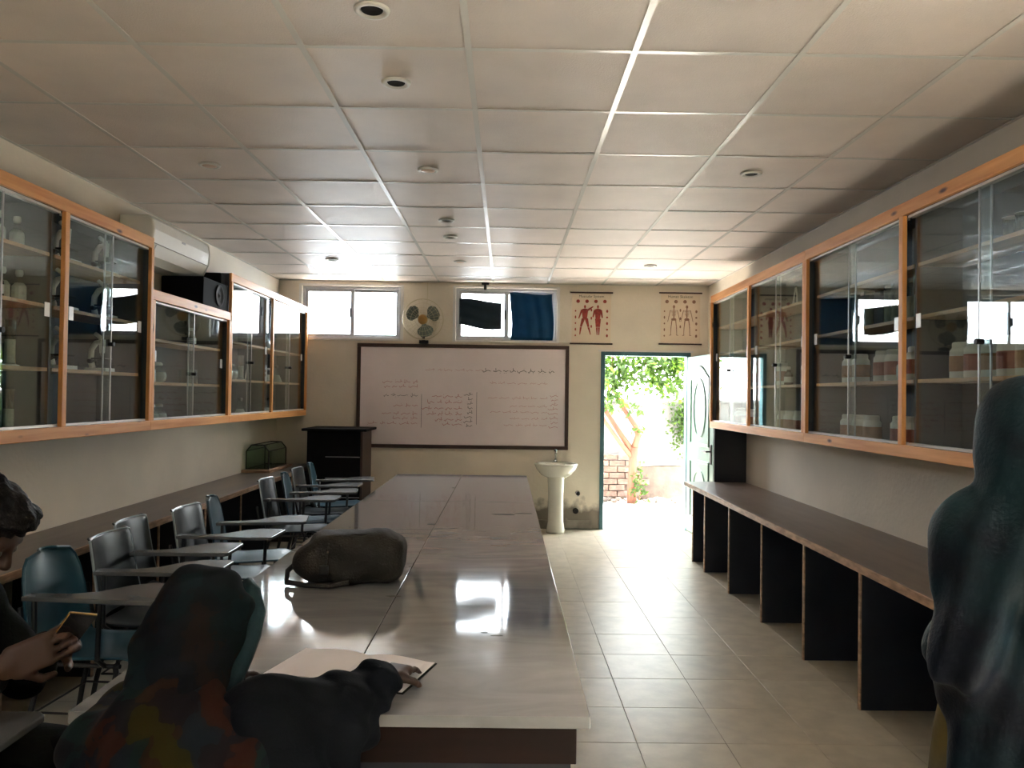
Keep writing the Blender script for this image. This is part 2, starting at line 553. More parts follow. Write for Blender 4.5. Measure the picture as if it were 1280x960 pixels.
def copy_tree(o, loc=None, rz=None, label=None, group=None):
    c = o.copy(); COL.objects.link(c)
    if loc is not None:
        c.location = loc
    if rz is not None:
        c.rotation_euler = (0, 0, rz)
    if label:
        c['label'] = label
    if group:
        c['group'] = group
    for ch in list(o.children):
        d = ch.copy(); COL.objects.link(d); d.parent = c
        for g in list(ch.children):
            e = g.copy(); COL.objects.link(e); e.parent = d
    return c


ORD = ['first', 'second', 'third', 'fourth', 'fifth', 'sixth', 'seventh', 'eighth', 'ninth', 'tenth', 'eleventh', 'twelfth']


# ------------------------------------------------------------------ smooth-union volumes -> continuous surfaces
class SDF:
    def __init__(s, lo, hi, h):
        s.h = h
        s.lo = np.array(lo, float)
        n = np.ceil((np.array(hi) - s.lo) / h).astype(int) + 1
        s.ax = [s.lo[i] + h * np.arange(n[i]) for i in range(3)]
        s.d = np.full(n, 10.0, np.float32)

    def _sl(s, lo, hi):
        a = np.clip(np.floor((lo - s.lo) / s.h).astype(int), 0, np.array(s.d.shape) - 1)
        b = np.clip(np.ceil((hi - s.lo) / s.h).astype(int) + 1, 1, np.array(s.d.shape))
        b = np.maximum(b, a + 1)
        return tuple(slice(int(a[i]), int(b[i])) for i in range(3))

    def _grid(s, sl):
        return np.meshgrid(s.ax[0][sl[0]], s.ax[1][sl[1]], s.ax[2][sl[2]], indexing='ij')

    def _put(s, sl, d, k, sub=False):
        a = s.d[sl]
        if sub:
            d = -d
            hh = np.maximum(k - np.abs(a - d), 0) / k if k > 0 else 0
            s.d[sl] = np.maximum(a, d) + hh * hh * k * 0.25
        else:
            hh = np.maximum(k - np.abs(a - d), 0) / k if k > 0 else 0
            s.d[sl] = np.minimum(a, d) - hh * hh * k * 0.25

    def cap(s, p, q, r0, r1=None, k=0.02, sub=False):
        r1 = r0 if r1 is None else r1
        p = np.array(p, float); q = np.array(q, float)
        m = max(r0, r1) + k + 3 * s.h
        sl = s._sl(np.minimum(p, q) - m, np.maximum(p, q) + m)
        X, Y, Z = s._grid(sl)
        ba = q - p
        L2 = max(ba @ ba, 1e-9)
        t = np.clip(((X - p[0]) * ba[0] + (Y - p[1]) * ba[1] + (Z - p[2]) * ba[2]) / L2, 0, 1)
        d = np.sqrt((X - p[0] - t * ba[0]) ** 2 + (Y - p[1] - t * ba[1]) ** 2 + (Z - p[2] - t * ba[2]) ** 2) - (r0 + (r1 - r0) * t)
        s._put(sl, d, k, sub)
        return s

    def ell(s, c, r, R=None, k=0.02, sub=False):
        c = np.array(c, float); r = np.array(r, float)
        m = r.max() + k + 3 * s.h
        sl = s._sl(c - m, c + m)
        X, Y, Z = s._grid(sl)
        P = [X - c[0], Y - c[1], Z - c[2]]
        if R is not None:
            R = np.array(R)
            P = [sum(R[j, i] * P[j] for j in range(3)) for i in range(3)]
        k0 = np.sqrt(sum((P[i] / r[i]) ** 2 for i in range(3)))
        k1 = np.sqrt(sum((P[i] / r[i] ** 2) ** 2 for i in range(3))) + 1e-9
        s._put(sl, k0 * (k0 - 1) / k1, k, sub)
        return s

    def rbox(s, c, half, rad, R=None, k=0.02, sub=False):
        c = np.array(c, float); half = np.array(half, float)
        m = np.linalg.norm(half) + k + 3 * s.h
        sl = s._sl(c - m, c + m)
        X, Y, Z = s._grid(sl)
        P = [X - c[0], Y - c[1], Z - c[2]]
        if R is not None:
            R = np.array(R)
            P = [sum(R[j, i] * P[j] for j in range(3)) for i in range(3)]
        q = [np.abs(P[i]) - half[i] + rad for i in range(3)]
        d = np.sqrt(sum(np.maximum(t, 0) ** 2 for t in q)) + np.minimum(np.maximum(np.maximum(q[0], q[1]), q[2]), 0) - rad
        s._put(sl, d, k, sub)
        return s

    def warp(s, fn):
        X, Y, Z = np.meshgrid(*s.ax, indexing='ij')
        s.d += fn(X, Y, Z).astype(np.float32)
        return s

    def cut(s, fn):
        X, Y, Z = np.meshgrid(*s.ax, indexing='ij')
        s.d = np.maximum(s.d, fn(X, Y, Z).astype(np.float32))
        return s

    def mesh(s):
        d = s.d
        n = d.shape
        ins = d < 0
        corners = [(i, j, k) for i in (0, 1) for j in (0, 1) for k in (0, 1)]
        C = lambda a, o: a[o[0]:n[0] - 1 + o[0], o[1]:n[1] - 1 + o[1], o[2]:n[2] - 1 + o[2]]
        cnt = sum(C(ins, o).astype(np.int8) for o in corners)
        act = (cnt > 0) & (cnt < 8)
        idx = np.argwhere(act)
        vid = np.full(act.shape, -1, np.int64)
        vid[act] = np.arange(len(idx))
        acc = np.zeros((len(idx), 3)); w = np.zeros(len(idx))
        for a in corners:
            for ax in range(3):
                if a[ax] == 1:
                    continue
                b = list(a); b[ax] = 1
                da = d[idx[:, 0] + a[0], idx[:, 1] + a[1], idx[:, 2] + a[2]].astype(float)
                db = d[idx[:, 0] + b[0], idx[:, 1] + b[1], idx[:, 2] + b[2]].astype(float)
                cr = (da < 0) != (db < 0)
                t = np.where(cr, da / np.where(cr, da - db, 1), 0)
                p = np.tile(np.array(a, float), (len(idx), 1)); p[:, ax] += t
                acc[cr] += p[cr]; w[cr] += 1
        V = s.lo + s.h * (idx + acc / w[:, None])
        faces = []
        for ax in range(3):
            sl0 = [slice(None)] * 3; sl1 = [slice(None)] * 3
            sl0[ax] = slice(0, -1); sl1[ax] = slice(1, None)
            A = ins[tuple(sl0)]; B = ins[tuple(sl1)]
            e = np.argwhere(A != B)
            o1, o2 = [(1, 2), (2, 0), (0, 1)][ax]
            ok = (e[:, o1] > 0) & (e[:, o2] > 0) & (e[:, o1] < n[o1] - 1) & (e[:, o2] < n[o2] - 1)
            e = e[ok]
            flip = A[tuple(e.T)]
            q = []
            for s1, s2 in ((1, 1), (0, 1), (0, 0), (1, 0)):
                c = e.copy(); c[:, o1] -= s1; c[:, o2] -= s2
                q.append(vid[tuple(c.T)])
            q = np.stack(q, 1)
            q[~flip] = q[~flip][:, ::-1]
            faces.append(q)
        F = np.concatenate(faces)
        F = F[(F >= 0).all(1)]
        return V, F


def sdf_part(name, s, mat, parent=None, relax=1):
    V, F = s.mesh()
    c = (V.min(0) + V.max(0)) / 2
    V = V - c
    me = bpy.data.meshes.new(name)
    me.from_pydata(V.tolist(), [], F.tolist())
    me.validate(); me.update()
    me.materials.append(MAT[mat])
    me.polygons.foreach_set('use_smooth', [True] * len(me.polygons))
    o = bpy.data.objects.new(name, me)
    COL.objects.link(o)
    loc = Vector(c)
    loc = attach(o, parent, loc)
    o.location = loc
    o['cc'] = [float(x) for x in c]
    if relax:
        md = o.modifiers.new('smooth', 'SMOOTH'); md.factor = 0.5; md.iterations = relax
    return o


def text_mb(body, size, depth=0.0):
    cu = bpy.data.curves.new('print', 'FONT')
    cu.body = body; cu.size = size; cu.align_x = 'CENTER'; cu.extrude = depth; cu.resolution_u = 2
    ob = bpy.data.objects.new('print', cu)
    COL.objects.link(ob)
    dg = bpy.context.evaluated_depsgraph_get()
    me = ob.evaluated_get(dg).to_mesh()
    mb = MB()
    mb.add([tuple(v.co) for v in me.vertices], [tuple(p.vertices) for p in me.polygons])
    ob.evaluated_get(dg).to_mesh_clear()
    bpy.data.objects.remove(ob); bpy.data.curves.remove(cu)
    return mb


# ================================================================== THE ROOM SHELL
# floor: grout bed + tiles
FT = 0.385
floor = struct('floor', MB().box(XL, XR, YF - WT, YB + WT, -0.10, -0.003), 'grout')
tile_cache = {}


def floor_tile_mesh(w, d):
    key = (round(w, 3), round(d, 3))
    if key not in tile_cache:
        g, e, h = 0.0009, 0.0016, 0.0035
        x, y = w / 2 - g, d / 2 - g
        v = [(-x, -y, -h), (x, -y, -h), (x, y, -h), (-x, y, -h), (-x, -y, -e * 0.5), (x, -y, -e * 0.5), (x, y, -e * 0.5), (-x, y, -e * 0.5),
             (-x + e, -y + e, 0), (x - e, -y + e, 0), (x - e, y - e, 0), (-x + e, y - e, 0)]
        f = [(0, 1, 5, 4), (1, 2, 6, 5), (2, 3, 7, 6), (3, 0, 4, 7), (4, 5, 9, 8), (5, 6, 10, 9), (6, 7, 11, 10), (7, 4, 8, 11), (8, 9, 10, 11)]
        tile_cache[key] = make_mesh('floor_tile', v, f, 'floor')
    return tile_cache[key]


def grid_lines(lo, hi, base, step):
    k = math.ceil((lo - base) / step)
    out = [lo]
    while base + k * step < hi - 0.03:
        if base + k * step > lo + 0.03:
            out.append(base + k * step)
        k += 1
    return out + [hi]


gx = grid_lines(XL, XR, 0.583, FT)
gy = grid_lines(YF, YB, 4.54, FT)
near = MB()
for j in range(len(gy) - 1):
    for i in range(len(gx) - 1):
        x0, x1, y0, y1 = gx[i], gx[i + 1], gy[j], gy[j + 1]
        me = floor_tile_mesh(x1 - x0, y1 - y0)
        c = Vector(((x0 + x1) / 2, (y0 + y1) / 2, rng.uniform(-0.0006, 0.0002)))
        if y1 < 2.0:
            near.add([Vector(v.co) + c for v in me.vertices], [tuple(p.vertices) for p in me.polygons])
        else:
            shared('floor_tile', me, c - floor.location, floor, (rng.uniform(-.0012, .0012), rng.uniform(-.0012, .0012), 0))
part('floor_tiles_nearby', near, 'floor', floor, kind='stuff')

# ceiling: concrete slab, hung grid and boards
ceil = struct('ceiling', MB().box(XL - WT, XR + WT, YF - WT, YB + WT + 0.05, ZC + 0.12, ZC + 0.26), 'slab')
cx = [XL] + [-0.154 + 0.61 * c for c in range(-3, 4)] + [XR]
cy = grid_lines(YF, YB, 2.244, 0.61)
board_cache = {}
for j in range(len(cy) - 1):
    for i in range(len(cx) - 1):
        x0, x1, y0, y1 = cx[i], cx[i + 1], cy[j], cy[j + 1]
        key = (round(x1 - x0, 3), round(y1 - y0, 3))
        if key not in board_cache:
            w, d = (x1 - x0) / 2 - 0.003, (y1 - y0) / 2 - 0.003
            mb = MB().box(-w, w, -d, d, 0, 0.012)
            board_cache[key] = make_mesh('ceiling_board', mb.v, mb.f, 'tile_c')
        shared('ceiling_board', board_cache[key], Vector(((x0 + x1) / 2, (y0 + y1) / 2, ZC + 0.0045 + rng.uniform(0, .0015))) - ceil.location, ceil,
               (rng.uniform(-.004, .004), rng.uniform(-.003, .003), 0))
for x in cx[1:-1]:
    mb = MB().box(x - 0.012, x + 0.012, YF, YB, ZC, ZC + 0.0015)
    mb.box(x - 0.0015, x + 0.0015, YF, YB, ZC + 0.0015, ZC + 0.03)
    part('main_runner', mb, 'tee', ceil)
for y in cy[1:-1]:
    mb = MB().box(XL, XR, y - 0.011, y + 0.011, ZC + 0.0012, ZC + 0.0028)
    part('cross_tee', mb, 'tee', ceil)
for nm, bxs in (('left', (XL, XL + 0.02, YF, YB)), ('right', (XR - 0.02, XR, YF, YB)), ('back', (XL, XR, YB - 0.02, YB))):
    part('wall_angle', MB().box(bxs[0], bxs[1], bxs[2], bxs[3], ZC - 0.001, ZC + 0.0005), 'tee', ceil)

# walls
ZT = ZC + 0.12
struct('wall_left', MB().box(XL - WT, XL, YF - WT, YB + WT, -0.1, ZT), 'wall')
W5 = (-0.9, 1.1, 0.85, 2.15)
mb = MB().box(XR, XR + WT, YF - WT, W5[0], -0.1, ZT).box(XR, XR + WT, W5[1], YB + WT, -0.1, ZT)
mb.box(XR, XR + WT, W5[0], W5[1], -0.1, W5[2]).box(XR, XR + WT, W5[0], W5[1], W5[3], ZT)
struct('wall_right', mb, 'wall')
w5 = sroot('window_5', (XR, 0.1, .85))  # unseen side window, added to brighten the near ceiling
for a in ((W5[0], W5[1], .85, .89), (W5[0], W5[1], 2.11, 2.15), (W5[0], W5[0] + .04, .89, 2.11), (W5[1] - .04, W5[1], .89, 2.11), (.08, .12, .89, 2.11)):
    part('frame_bar', MB().box(XR + .03, XR + .11, a[0], a[1], a[2], a[3]), 'alu_g', w5, 0.002)
for a, b in ((W5[0] + .04, .08), (.12, W5[1] - .04)):
    part('pane', MB().box(XR + .065, XR + .07, a, b, .89, 2.11), 'pane', w5)
struct('ground_side', MB().box(XR + WT, 10, YF - WT, YB + WT, -0.12, -0.005), 'sand')
W3 = (-2.30, -1.70, 2.10, 2.69)
D2 = (0.70, 2.20, 0.85, 2.15)
mb = MB()
y0, y1 = YF - WT, YF
mb.box(XL, W3[0], y0, y1, -0.1, ZT)
mb.box(W3[0], W3[1], y0, y1, -0.1, W3[2]); mb.box(W3[0], W3[1], y0, y1, W3[3], ZT)
mb.box(W3[1], D2[0], y0, y1, -0.1, ZT)
mb.box(D2[0], D2[1], y0, y1, D2[3], ZT); mb.box(D2[0], D2[1], y0, y1, -0.1, D2[2])
mb.box(D2[1], XR, y0, y1, -0.1, ZT)
struct('wall_front', mb, 'wall')
d2 = sroot('window_4', (1.45, YF, .85))  # unseen rear window, its sill and width shaped to light the near ceiling
xm = (D2[0] + D2[1]) / 2
for a in ((D2[0], D2[1], .85, .89), (D2[0], D2[1], 2.11, 2.15), (D2[0], D2[0] + .04, .89, 2.11), (D2[1] - .04, D2[1], .89, 2.11), (xm - .02, xm + .02, .89, 2.11)):
    part('frame_bar', MB().box(a[0], a[1], YF - .11, YF - .03, a[2], a[3]), 'alu_g', d2, 0.002)
for a, b in ((D2[0] + .04, xm - .02), (xm + .02, D2[1] - .04)):
    part('pane', MB().box(a, b, YF - .07, YF - .065, .89, 2.11), 'pane', d2)
w3 = sroot('window_3', (-2.0, YF, 2.1))
for a in ((W3[0], W3[1], 2.10, 2.13), (W3[0], W3[1], 2.66, 2.69), (W3[0], W3[0] + .03, 2.13, 2.66), (W3[1] - .03, W3[1], 2.13, 2.66), (-2.015, -1.985, 2.13, 2.66)):
    part('frame_bar', MB().box(a[0], a[1], YF - .11, YF - .03, a[2], a[3]), 'alu_g', w3, 0.002)
for a, b in ((W3[0] + .03, -2.015), (-1.985, W3[1] - .03)):
    part('pane', MB().box(a, b, YF - .07, YF - .065, 2.13, 2.66), 'pane', w3)
W1 = (-2.30, -1.19, 2.10, 2.69)
W2 = (-0.575, 0.565, 2.10, 2.69)
DR = (1.065, 2.075, 0.0, 1.995)
mb = MB()
y0, y1 = YB, YB + WT
mb.box(XL, W1[0], y0, y1, -0.1, ZT)
mb.box(W1[0], W1[1], y0, y1, -0.1, W1[2]); mb.box(W1[0], W1[1], y0, y1, W1[3], ZT)
mb.box(W1[1], W2[0], y0, y1, -0.1, ZT)
mb.box(W2[0], W2[1], y0, y1, -0.1, W2[2]); mb.box(W2[0], W2[1], y0, y1, W2[3], ZT)
mb.box(W2[1], DR[0], y0, y1, -0.1, ZT)
mb.box(DR[0], DR[1], y0, y1, DR[3], ZT)
mb.box(DR[1], XR, y0, y1, -0.1, ZT)
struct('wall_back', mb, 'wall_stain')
o = struct('baseboard_back', MB().box(-1.2, 0.985, YB - 0.012, YB, 0, 0.10), 'skirting', 0.002)
o = struct('baseboard_right', MB().box(XR - 0.012, XR, 2.2, 7.0, 0, 0.10), 'skirting', 0.002)


# windows: plaster surround, outer frame, two sliding sashes with panes
def window(n, x0, x1, z0, z1):
    r = sroot('window_%d' % n, ((x0 + x1) / 2, YB, z0))
    t = 0.014
    mb = MB()
    mb.box(x0 - 0.03, x1 + 0.03, YB - 0.012, YB - 0.0005, z1, z1 + 0.022)
    mb.box(x0 - 0.03, x0, YB - 0.012, YB - 0.0005, z0 - 0.02, z1)
    mb.box(x1, x1 + 0.03, YB - 0.012, YB - 0.0005, z0 - 0.02, z1)
    mb.box(x0, x1, YB - 0.012, YB - 0.0005, z0 - 0.02, z0)
    part('window_surround', mb, 'alu', r)
    f = 0.03
    for a in ((x0, x1, z0, z0 + f), (x0, x1, z1 - f, z1), (x0, x0 + f, z0 + f, z1 - f), (x1 - f, x1, z0 + f, z1 - f)):
        part('frame_bar', MB().box(a[0], a[1], YB + 0.03, YB + 0.11, a[2], a[3]), 'alu_g', r, 0.002)
    xm = (x0 + x1) / 2
    for k, (a, b, yy) in enumerate(((x0 + f, xm + 0.025, YB + 0.045), (xm - 0.025, x1 - f, YB + 0.075))):
        s = 0.032
        m = MB()
        m.box(a, a + s, yy, yy + 0.022, z0 + f, z1 - f); m.box(b - s, b, yy, yy + 0.022, z0 + f, z1 - f)
        m.box(a + s, b - s, yy, yy + 0.022, z0 + f, z0 + f + 0.024); m.box(a + s, b - s, yy, yy + 0.022, z1 - f - 0.03, z1 - f)
        so = part('sash', m, 'alu_g', r)
        part('pane', MB().box(a + s, b - s, yy + 0.008, yy + 0.013, z0 + f + 0.024, z1 - f - 0.03), 'pane', so)
    part('latch', MB().box(xm - 0.022, xm - 0.006, YB + 0.025, YB + 0.045, (z0 + z1) / 2 - 0.05, (z0 + z1) / 2 + 0.05), 'black', r)
    return r


window(1, *W1)
window(2, *W2)

# doorway and open leaf
d = sroot('door_1', (1.57, YB, 0))
fr = 0.045
part('door_jamb', MB().box(DR[0], DR[0] + fr, YB - 0.012, YB + 0.10, 0, DR[3]), 'teal', d, 0.003)
part('door_jamb', MB().box(DR[1] - fr, DR[1], YB - 0.012, YB + 0.10, 0, DR[3]), 'teal', d, 0.003)
part('door_head', MB().box(DR[0] + fr, DR[1] - fr, YB - 0.012, YB + 0.10, DR[3] - fr, DR[3]), 'teal', d, 0.003)
part('door_trim', MB().box(DR[0] - 0.03, DR[1] + 0.03, YB - 0.010, YB - 0.0005, DR[3], DR[3] + 0.018), 'alu', d)
part('threshold', MB().box(DR[0], DR[1], YB + 0.002, YB + WT, -0.02, 0.004), 'sand', d)
# leaf local frame: u along leaf from hinge, face normal towards -X (room aisle)
hinge = Vector((2.035, YB - 0.03, 0.012)); free = Vector((2.10, 7.90, 0.012))
ud = (free - hinge).normalized()
nd = Vector((-abs(ud.y), -ud.x * (1 if ud.y < 0 else -1), 0)).normalized()
nd = Vector((ud.y, -ud.x, 0)); nd = nd if nd.x < 0 else -nd
Rl = Matrix(((ud.x, nd.x, 0, hinge.x), (ud.y, nd.y, 0, hinge.y), (0, 0, 1, hinge.z), (0, 0, 0, 1)))   # (u, n, z)
LW, LH, LT = (free - hinge).length, 1.93, 0.04
leaf = part('door_leaf', MB().box(0, LW, -LT, 0, 0, LH).xf(Rl), 'mint', d, 0.003)


def ring(pts, w, dep):
    """raised moulding following a closed outline in (u, z)"""
    m = MB()
    n = len(pts)
    vs = []
    for i, p in enumerate(pts):
        a = Vector(pts[i - 1]); b = Vector(pts[(i + 1) % n]); p = Vector(p)
        t = (b - a).normalized(); q = Vector((t.y, -t.x))
        for off, hgt in ((-w / 2, 0), (-w / 4, dep), (w / 4, dep), (w / 2, 0)):
            e = p + q * off
            vs.append((e.x, hgt, e.y))
    fs = []
    for i in range(n):
        j = (i + 1) % n
        for k in range(3):
            fs.append((i * 4 + k, i * 4 + k + 1, j * 4 + k + 1, j * 4 + k))
    return m.add(vs, fs)


def arch_panel(u0, u1, z0, z1, rise):
    pts = [(u0, z0), (u1, z0), (u1, z1)]
    for k in range(1, 16):
        t = k / 16
        u = u1 + (u0 - u1) * t
        pts.append((u, z1 + rise * (math.sin(math.pi * t) ** 1.3)))
    pts.append((u0, z1))
    return pts


part('panel_moulding', ring(arch_panel(0.14, LW - 0.14, 0.98, 1.68, 0.12), 0.05, 0.012).xf(Rl), 'mint', leaf)
part('panel_moulding', ring([(LW / 2 + 0.19 * math.cos(a), 1.36 + 0.31 * math.sin(a)) for a in np.linspace(0, 2 * math.pi, 32)[:-1]], 0.035, 0.010).xf(Rl), 'mint', leaf)
part('panel_moulding', ring([(0.14, 0.18), (LW - 0.14, 0.18), (LW - 0.14, 0.80), (0.14, 0.80)], 0.05, 0.012).xf(Rl), 'mint', leaf)
part('panel_moulding', ring([(LW / 2 + 0.19 * math.cos(a), 0.49 + 0.22 * math.sin(a)) for a in np.linspace(0, 2 * math.pi, 28)[:-1]], 0.035, 0.010).xf(Rl), 'mint', leaf)
h = MB().box(LW - 0.085, LW - 0.045, 0.0, 0.010, 0.80, 1.0)
h.tube([(LW - 0.065, 0.01, 0.93), (LW - 0.065, 0.05, 0.93), (LW - 0.18, 0.055, 0.93)], 0.009, 8)
part('door_handle', h.xf(Rl), 'black', leaf)

# ================================================================== OUTSIDE THE DOOR
struct('ground_outside', MB().box(-6, 10, YB + WT, 16, -0.12, -0.005), 'sand')
struct('ground_rear', MB().box(-6, 10, -9, YF - WT, -0.12, -0.005), 'sand')
g_ = random.Random(77)
hv, hf = [], []
for i in range(65):
    for j in range(15):
        hv.append((-6 + i * .25 + g_.uniform(-.05, .05), -4.0 + g_.uniform(-.16, .16), (j * .25 + g_.uniform(-.05, .05) * (j > 0)) * (0.5 if i < 22 else 1.0)))
for i in range(64):
    for j in range(14):
        hf.append((i * 15 + j, (i + 1) * 15 + j, (i + 1) * 15 + j + 1, i * 15 + j + 1))
nh = len(hv)
hv += [(-6, -4.6, 0), (10, -4.6, 0), (10, -4.6, 3.5), (-6, -4.6, 1.75)]
hf += [(nh, nh + 3, nh + 2, nh + 1)] + [(i * 15 + 14, (i + 1) * 15 + 14, nh + 2, nh + 3) if i == 32 else (i * 15 + 14, (i + 1) * 15 + 14, nh + (2 if i >= 32 else 3)) for i in range(64)]
hb = len(hv)
for i in range(45):
    for j in range(15):
        hv.append((5.6 + g_.uniform(-.16, .16), -4.0 + i * .25 + g_.uniform(-.05, .05), j * .25 + g_.uniform(-.05, .05) * (j > 0)))
for i in range(44):
    for j in range(14):
        hf.append((hb + i * 15 + j, hb + (i + 1) * 15 + j, hb + (i + 1) * 15 + j + 1, hb + i * 15 + j + 1))
part('light_screen', MB().add(hv, hf), 'light_screen')  # unseen leafy screen, added to keep low light off people and table
tag(bpy.data.objects['light_screen'], 'added dark leafy screen blocking low light outside the windows behind the camera', 'light_screen')
YW = 11.45
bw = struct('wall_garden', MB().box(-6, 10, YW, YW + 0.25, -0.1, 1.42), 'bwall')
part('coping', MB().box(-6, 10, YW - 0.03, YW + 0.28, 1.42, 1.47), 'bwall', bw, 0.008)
part('wall_base', MB().box(-6, 10, YW - 0.05, YW, 0.0, 0.50), 'soil', bw, 0.02)
part('wall_cable', MB().tube([(x, YW - 0.062, 0.50 + 0.02 * math.sin(x * 3.1)) for x in np.linspace(0.6, 3.4, 24)], 0.010, 6), 'cable', bw)
mb0 = MB().box(-0.11, 0.11, -0.03, 0.03, -0.037, 0.037)
bme = make_mesh('brick', mb0.v, mb0.f, 'brick')
for r_ in range(7):
    for c_ in range(4):
        if rng.random() < 0.12:
            continue
        x = 1.28 + c_ * 0.235 + (0.11 if r_ % 2 else 0)
        if x > 1.90 + 0.1 * (r_ < 3):
            continue
        shared('brick', bme, Vector((x, YW - 0.06 - rng.uniform(0, .012), 0.09 + r_ * 0.088)) - bw.location, bw, (0, rng.uniform(-.03, .03), rng.uniform(-.03, .03)))


def leaf_cloud(n, sampler, size, seed):
    g = random.Random(seed)
    v, f = [], []
    for i in range(n):
        p = Vector(sampler(g))
        a = Vector((g.gauss(0, 1), g.gauss(0, 1), g.gauss(0, 1) - 0.4)).normalized()
        b = a.cross(Vector((g.gauss(0, 1), g.gauss(0, 1), g.gauss(0, 1)))).normalized()
        c = a.cross(b)
        s = size * g.uniform(0.6, 1.3)
        k = len(v)
        v += [p, p + a * s * 0.45 + b * s * 0.28 + c * s * .06, p + a * s, p + a * s * 0.45 - b * s * 0.28 + c * s * .06, p + a * s * 0.5 - c * s * .05]
        f += [(k, k + 1, k + 4), (k + 1, k + 2, k + 4), (k + 2, k + 3, k + 4), (k + 3, k, k + 4)]
    return MB().add(v, f)


tree = thing('garden_tree', 'small tree with reddish forked trunk and bright green leaves outside the doorway', 'tree', (1.80, 11.05, 0), w=True)
B = Vector((1.80, 11.05, 0))


def limb(pts, r):
    return MB().tube(pts, r, 10)


part('trunk', limb([B + Vector(p) for p in ((0, 0, -0.02), (-0.01, 0, 0.2), (0.0, 0, 0.5), (0.02, 0, 0.78))], [0.075, 0.062, 0.055, 0.06]), 'bark', tree, smooth=True)
part('branch', limb([B + Vector(p) for p in ((0.015, 0, 0.70), (-0.16, 0.02, 0.95), (-0.36, 0.02, 1.25), (-0.55, 0.0, 1.6), (-0.7, 0, 2.0))], [0.045, 0.036, 0.03, 0.026, 0.02]), 'bark', tree, smooth=True)
part('branch', limb([B + Vector(p) for p in ((0.01, 0, 0.62), (-0.20, -0.06, 0.86), (-0.42, -0.10, 1.16), (-0.62, -0.1, 1.5))], [0.04, 0.03, 0.026, 0.02]), 'bark', tree, smooth=True)
part('branch', limb([B + Vector(p) for p in ((0.02, 0, 0.75), (0.075, 0, 0.95), (0.04, 0.02, 1.08), (-0.10, 0.03, 1.28), (-0.28, 0.04, 1.6), (-0.3, 0, 2.1))], [0.055, 0.045, 0.036, 0.03, 0.024, 0.018]), 'bark', tree, smooth=True)
part('branch', limb([B + Vector(p) for p in ((-0.28, 0.04, 1.6), (0.0, 0.1, 1.85), (0.4, 0.0, 2.1))], [0.022, 0.018, 0.012]), 'bark', tree, smooth=True)


blobs = [(1.32, 10.9, 1.75, .28), (1.55, 11.0, 1.85, .3), (1.85, 10.9, 1.95, .32), (2.15, 11.0, 1.90, .3), (2.45, 10.9, 1.95, .3), (1.45, 10.8, 1.45, .16),
         (2.2, 10.9, 1.62, .16), (1.75, 11, 2.2, .3), (2.3, 11, 2.25, .35), (1.3, 11, 2.1, .25), (2.7, 10.9, 1.7, .25), (1.88, 10.95, 1.02, .08), (1.80, 10.95, 1.32, .07)]


def tree_leaf(g):
    b_ = blobs[g.choices(range(len(blobs)), [x[3] ** 2 for x in blobs])[0]]
    return (b_[0] + g.gauss(0, b_[3] * .55), b_[1] + g.gauss(0, .15), b_[2] + g.gauss(0, b_[3] * .5))


part('foliage', leaf_cloud(2300, tree_leaf, 0.105, 3), 'leaf', tree, kind='stuff')
sprout = thing('leafy_sprout', 'low leafy sprout growing beside the tree trunk base', 'plant', (1.88, 10.95, 0), w=True)
part('stem', limb([(1.88, 10.95, -0.01), (1.90, 10.94, 0.2), (1.87, 10.93, 0.42)], [0.008, 0.007, 0.004]), 'bark', sprout)
part('foliage', leaf_cloud(90, lambda g: (1.88 + g.gauss(0, .05), 10.92 + g.gauss(0, .04), abs(g.gauss(.25, .13)) + 0.03), 0.07, 5), 'leaf', sprout, kind='stuff')
vine = thing('hanging_vine', 'dense green creeper hanging down the garden wall beside the open door leaf', 'plant', (2.62, YW - 0.1, 1.35), w=True)
part('stem', limb([(2.66, YW - 0.06, 1.46), (2.62, YW - 0.07, 1.1), (2.60, YW - 0.06, 0.8)], [0.012, 0.01, 0.006]), 'bark', vine)
part('foliage', leaf_cloud(900, lambda g: (2.62 + g.gauss(0, .11), YW - 0.10 + g.gauss(0, .03), 1.12 + g.gauss(0, .2)), 0.06, 8), 'leaf', vine, kind='stuff')
n_st = 0
for i in range(22):
    g = random.Random(40 + i)
    x = 1.25 + i * 0.062 + g.uniform(-.02, .02); r_ = g.uniform(0.025, 0.06)
    m = MB().ball((0, 0, 0), (r_ * 1.3, r_, r_ * .7), 7, 5)
    m.v = [tuple(c * g.uniform(.8, 1.2) for c in p) for p in m.v]
    zmin = min(p[2] for p in m.v)
    yy = YW - 0.16 - g.uniform(0, .14) - 0.14 * (i % 2)
    m.v = [(p[0] + x, p[1] + yy, p[2] - zmin - 0.006) for p in m.v]
    if abs(x - 1.80) < 0.14 and yy < 11.2:
        continue
    o = part('rubble_stone', m, 'stone')
    n_st += 1
    tag(o, 'small broken stone, %s from the left at the foot of the garden wall' % (ORD + ['thirteenth', 'fourteenth', 'fifteenth', 'sixteenth', 'seventeenth', 'eighteenth', 'nineteenth', 'twentieth', 'twenty-first', 'twenty-second'])[n_st - 1], 'stone', 'rubble along the garden wall')
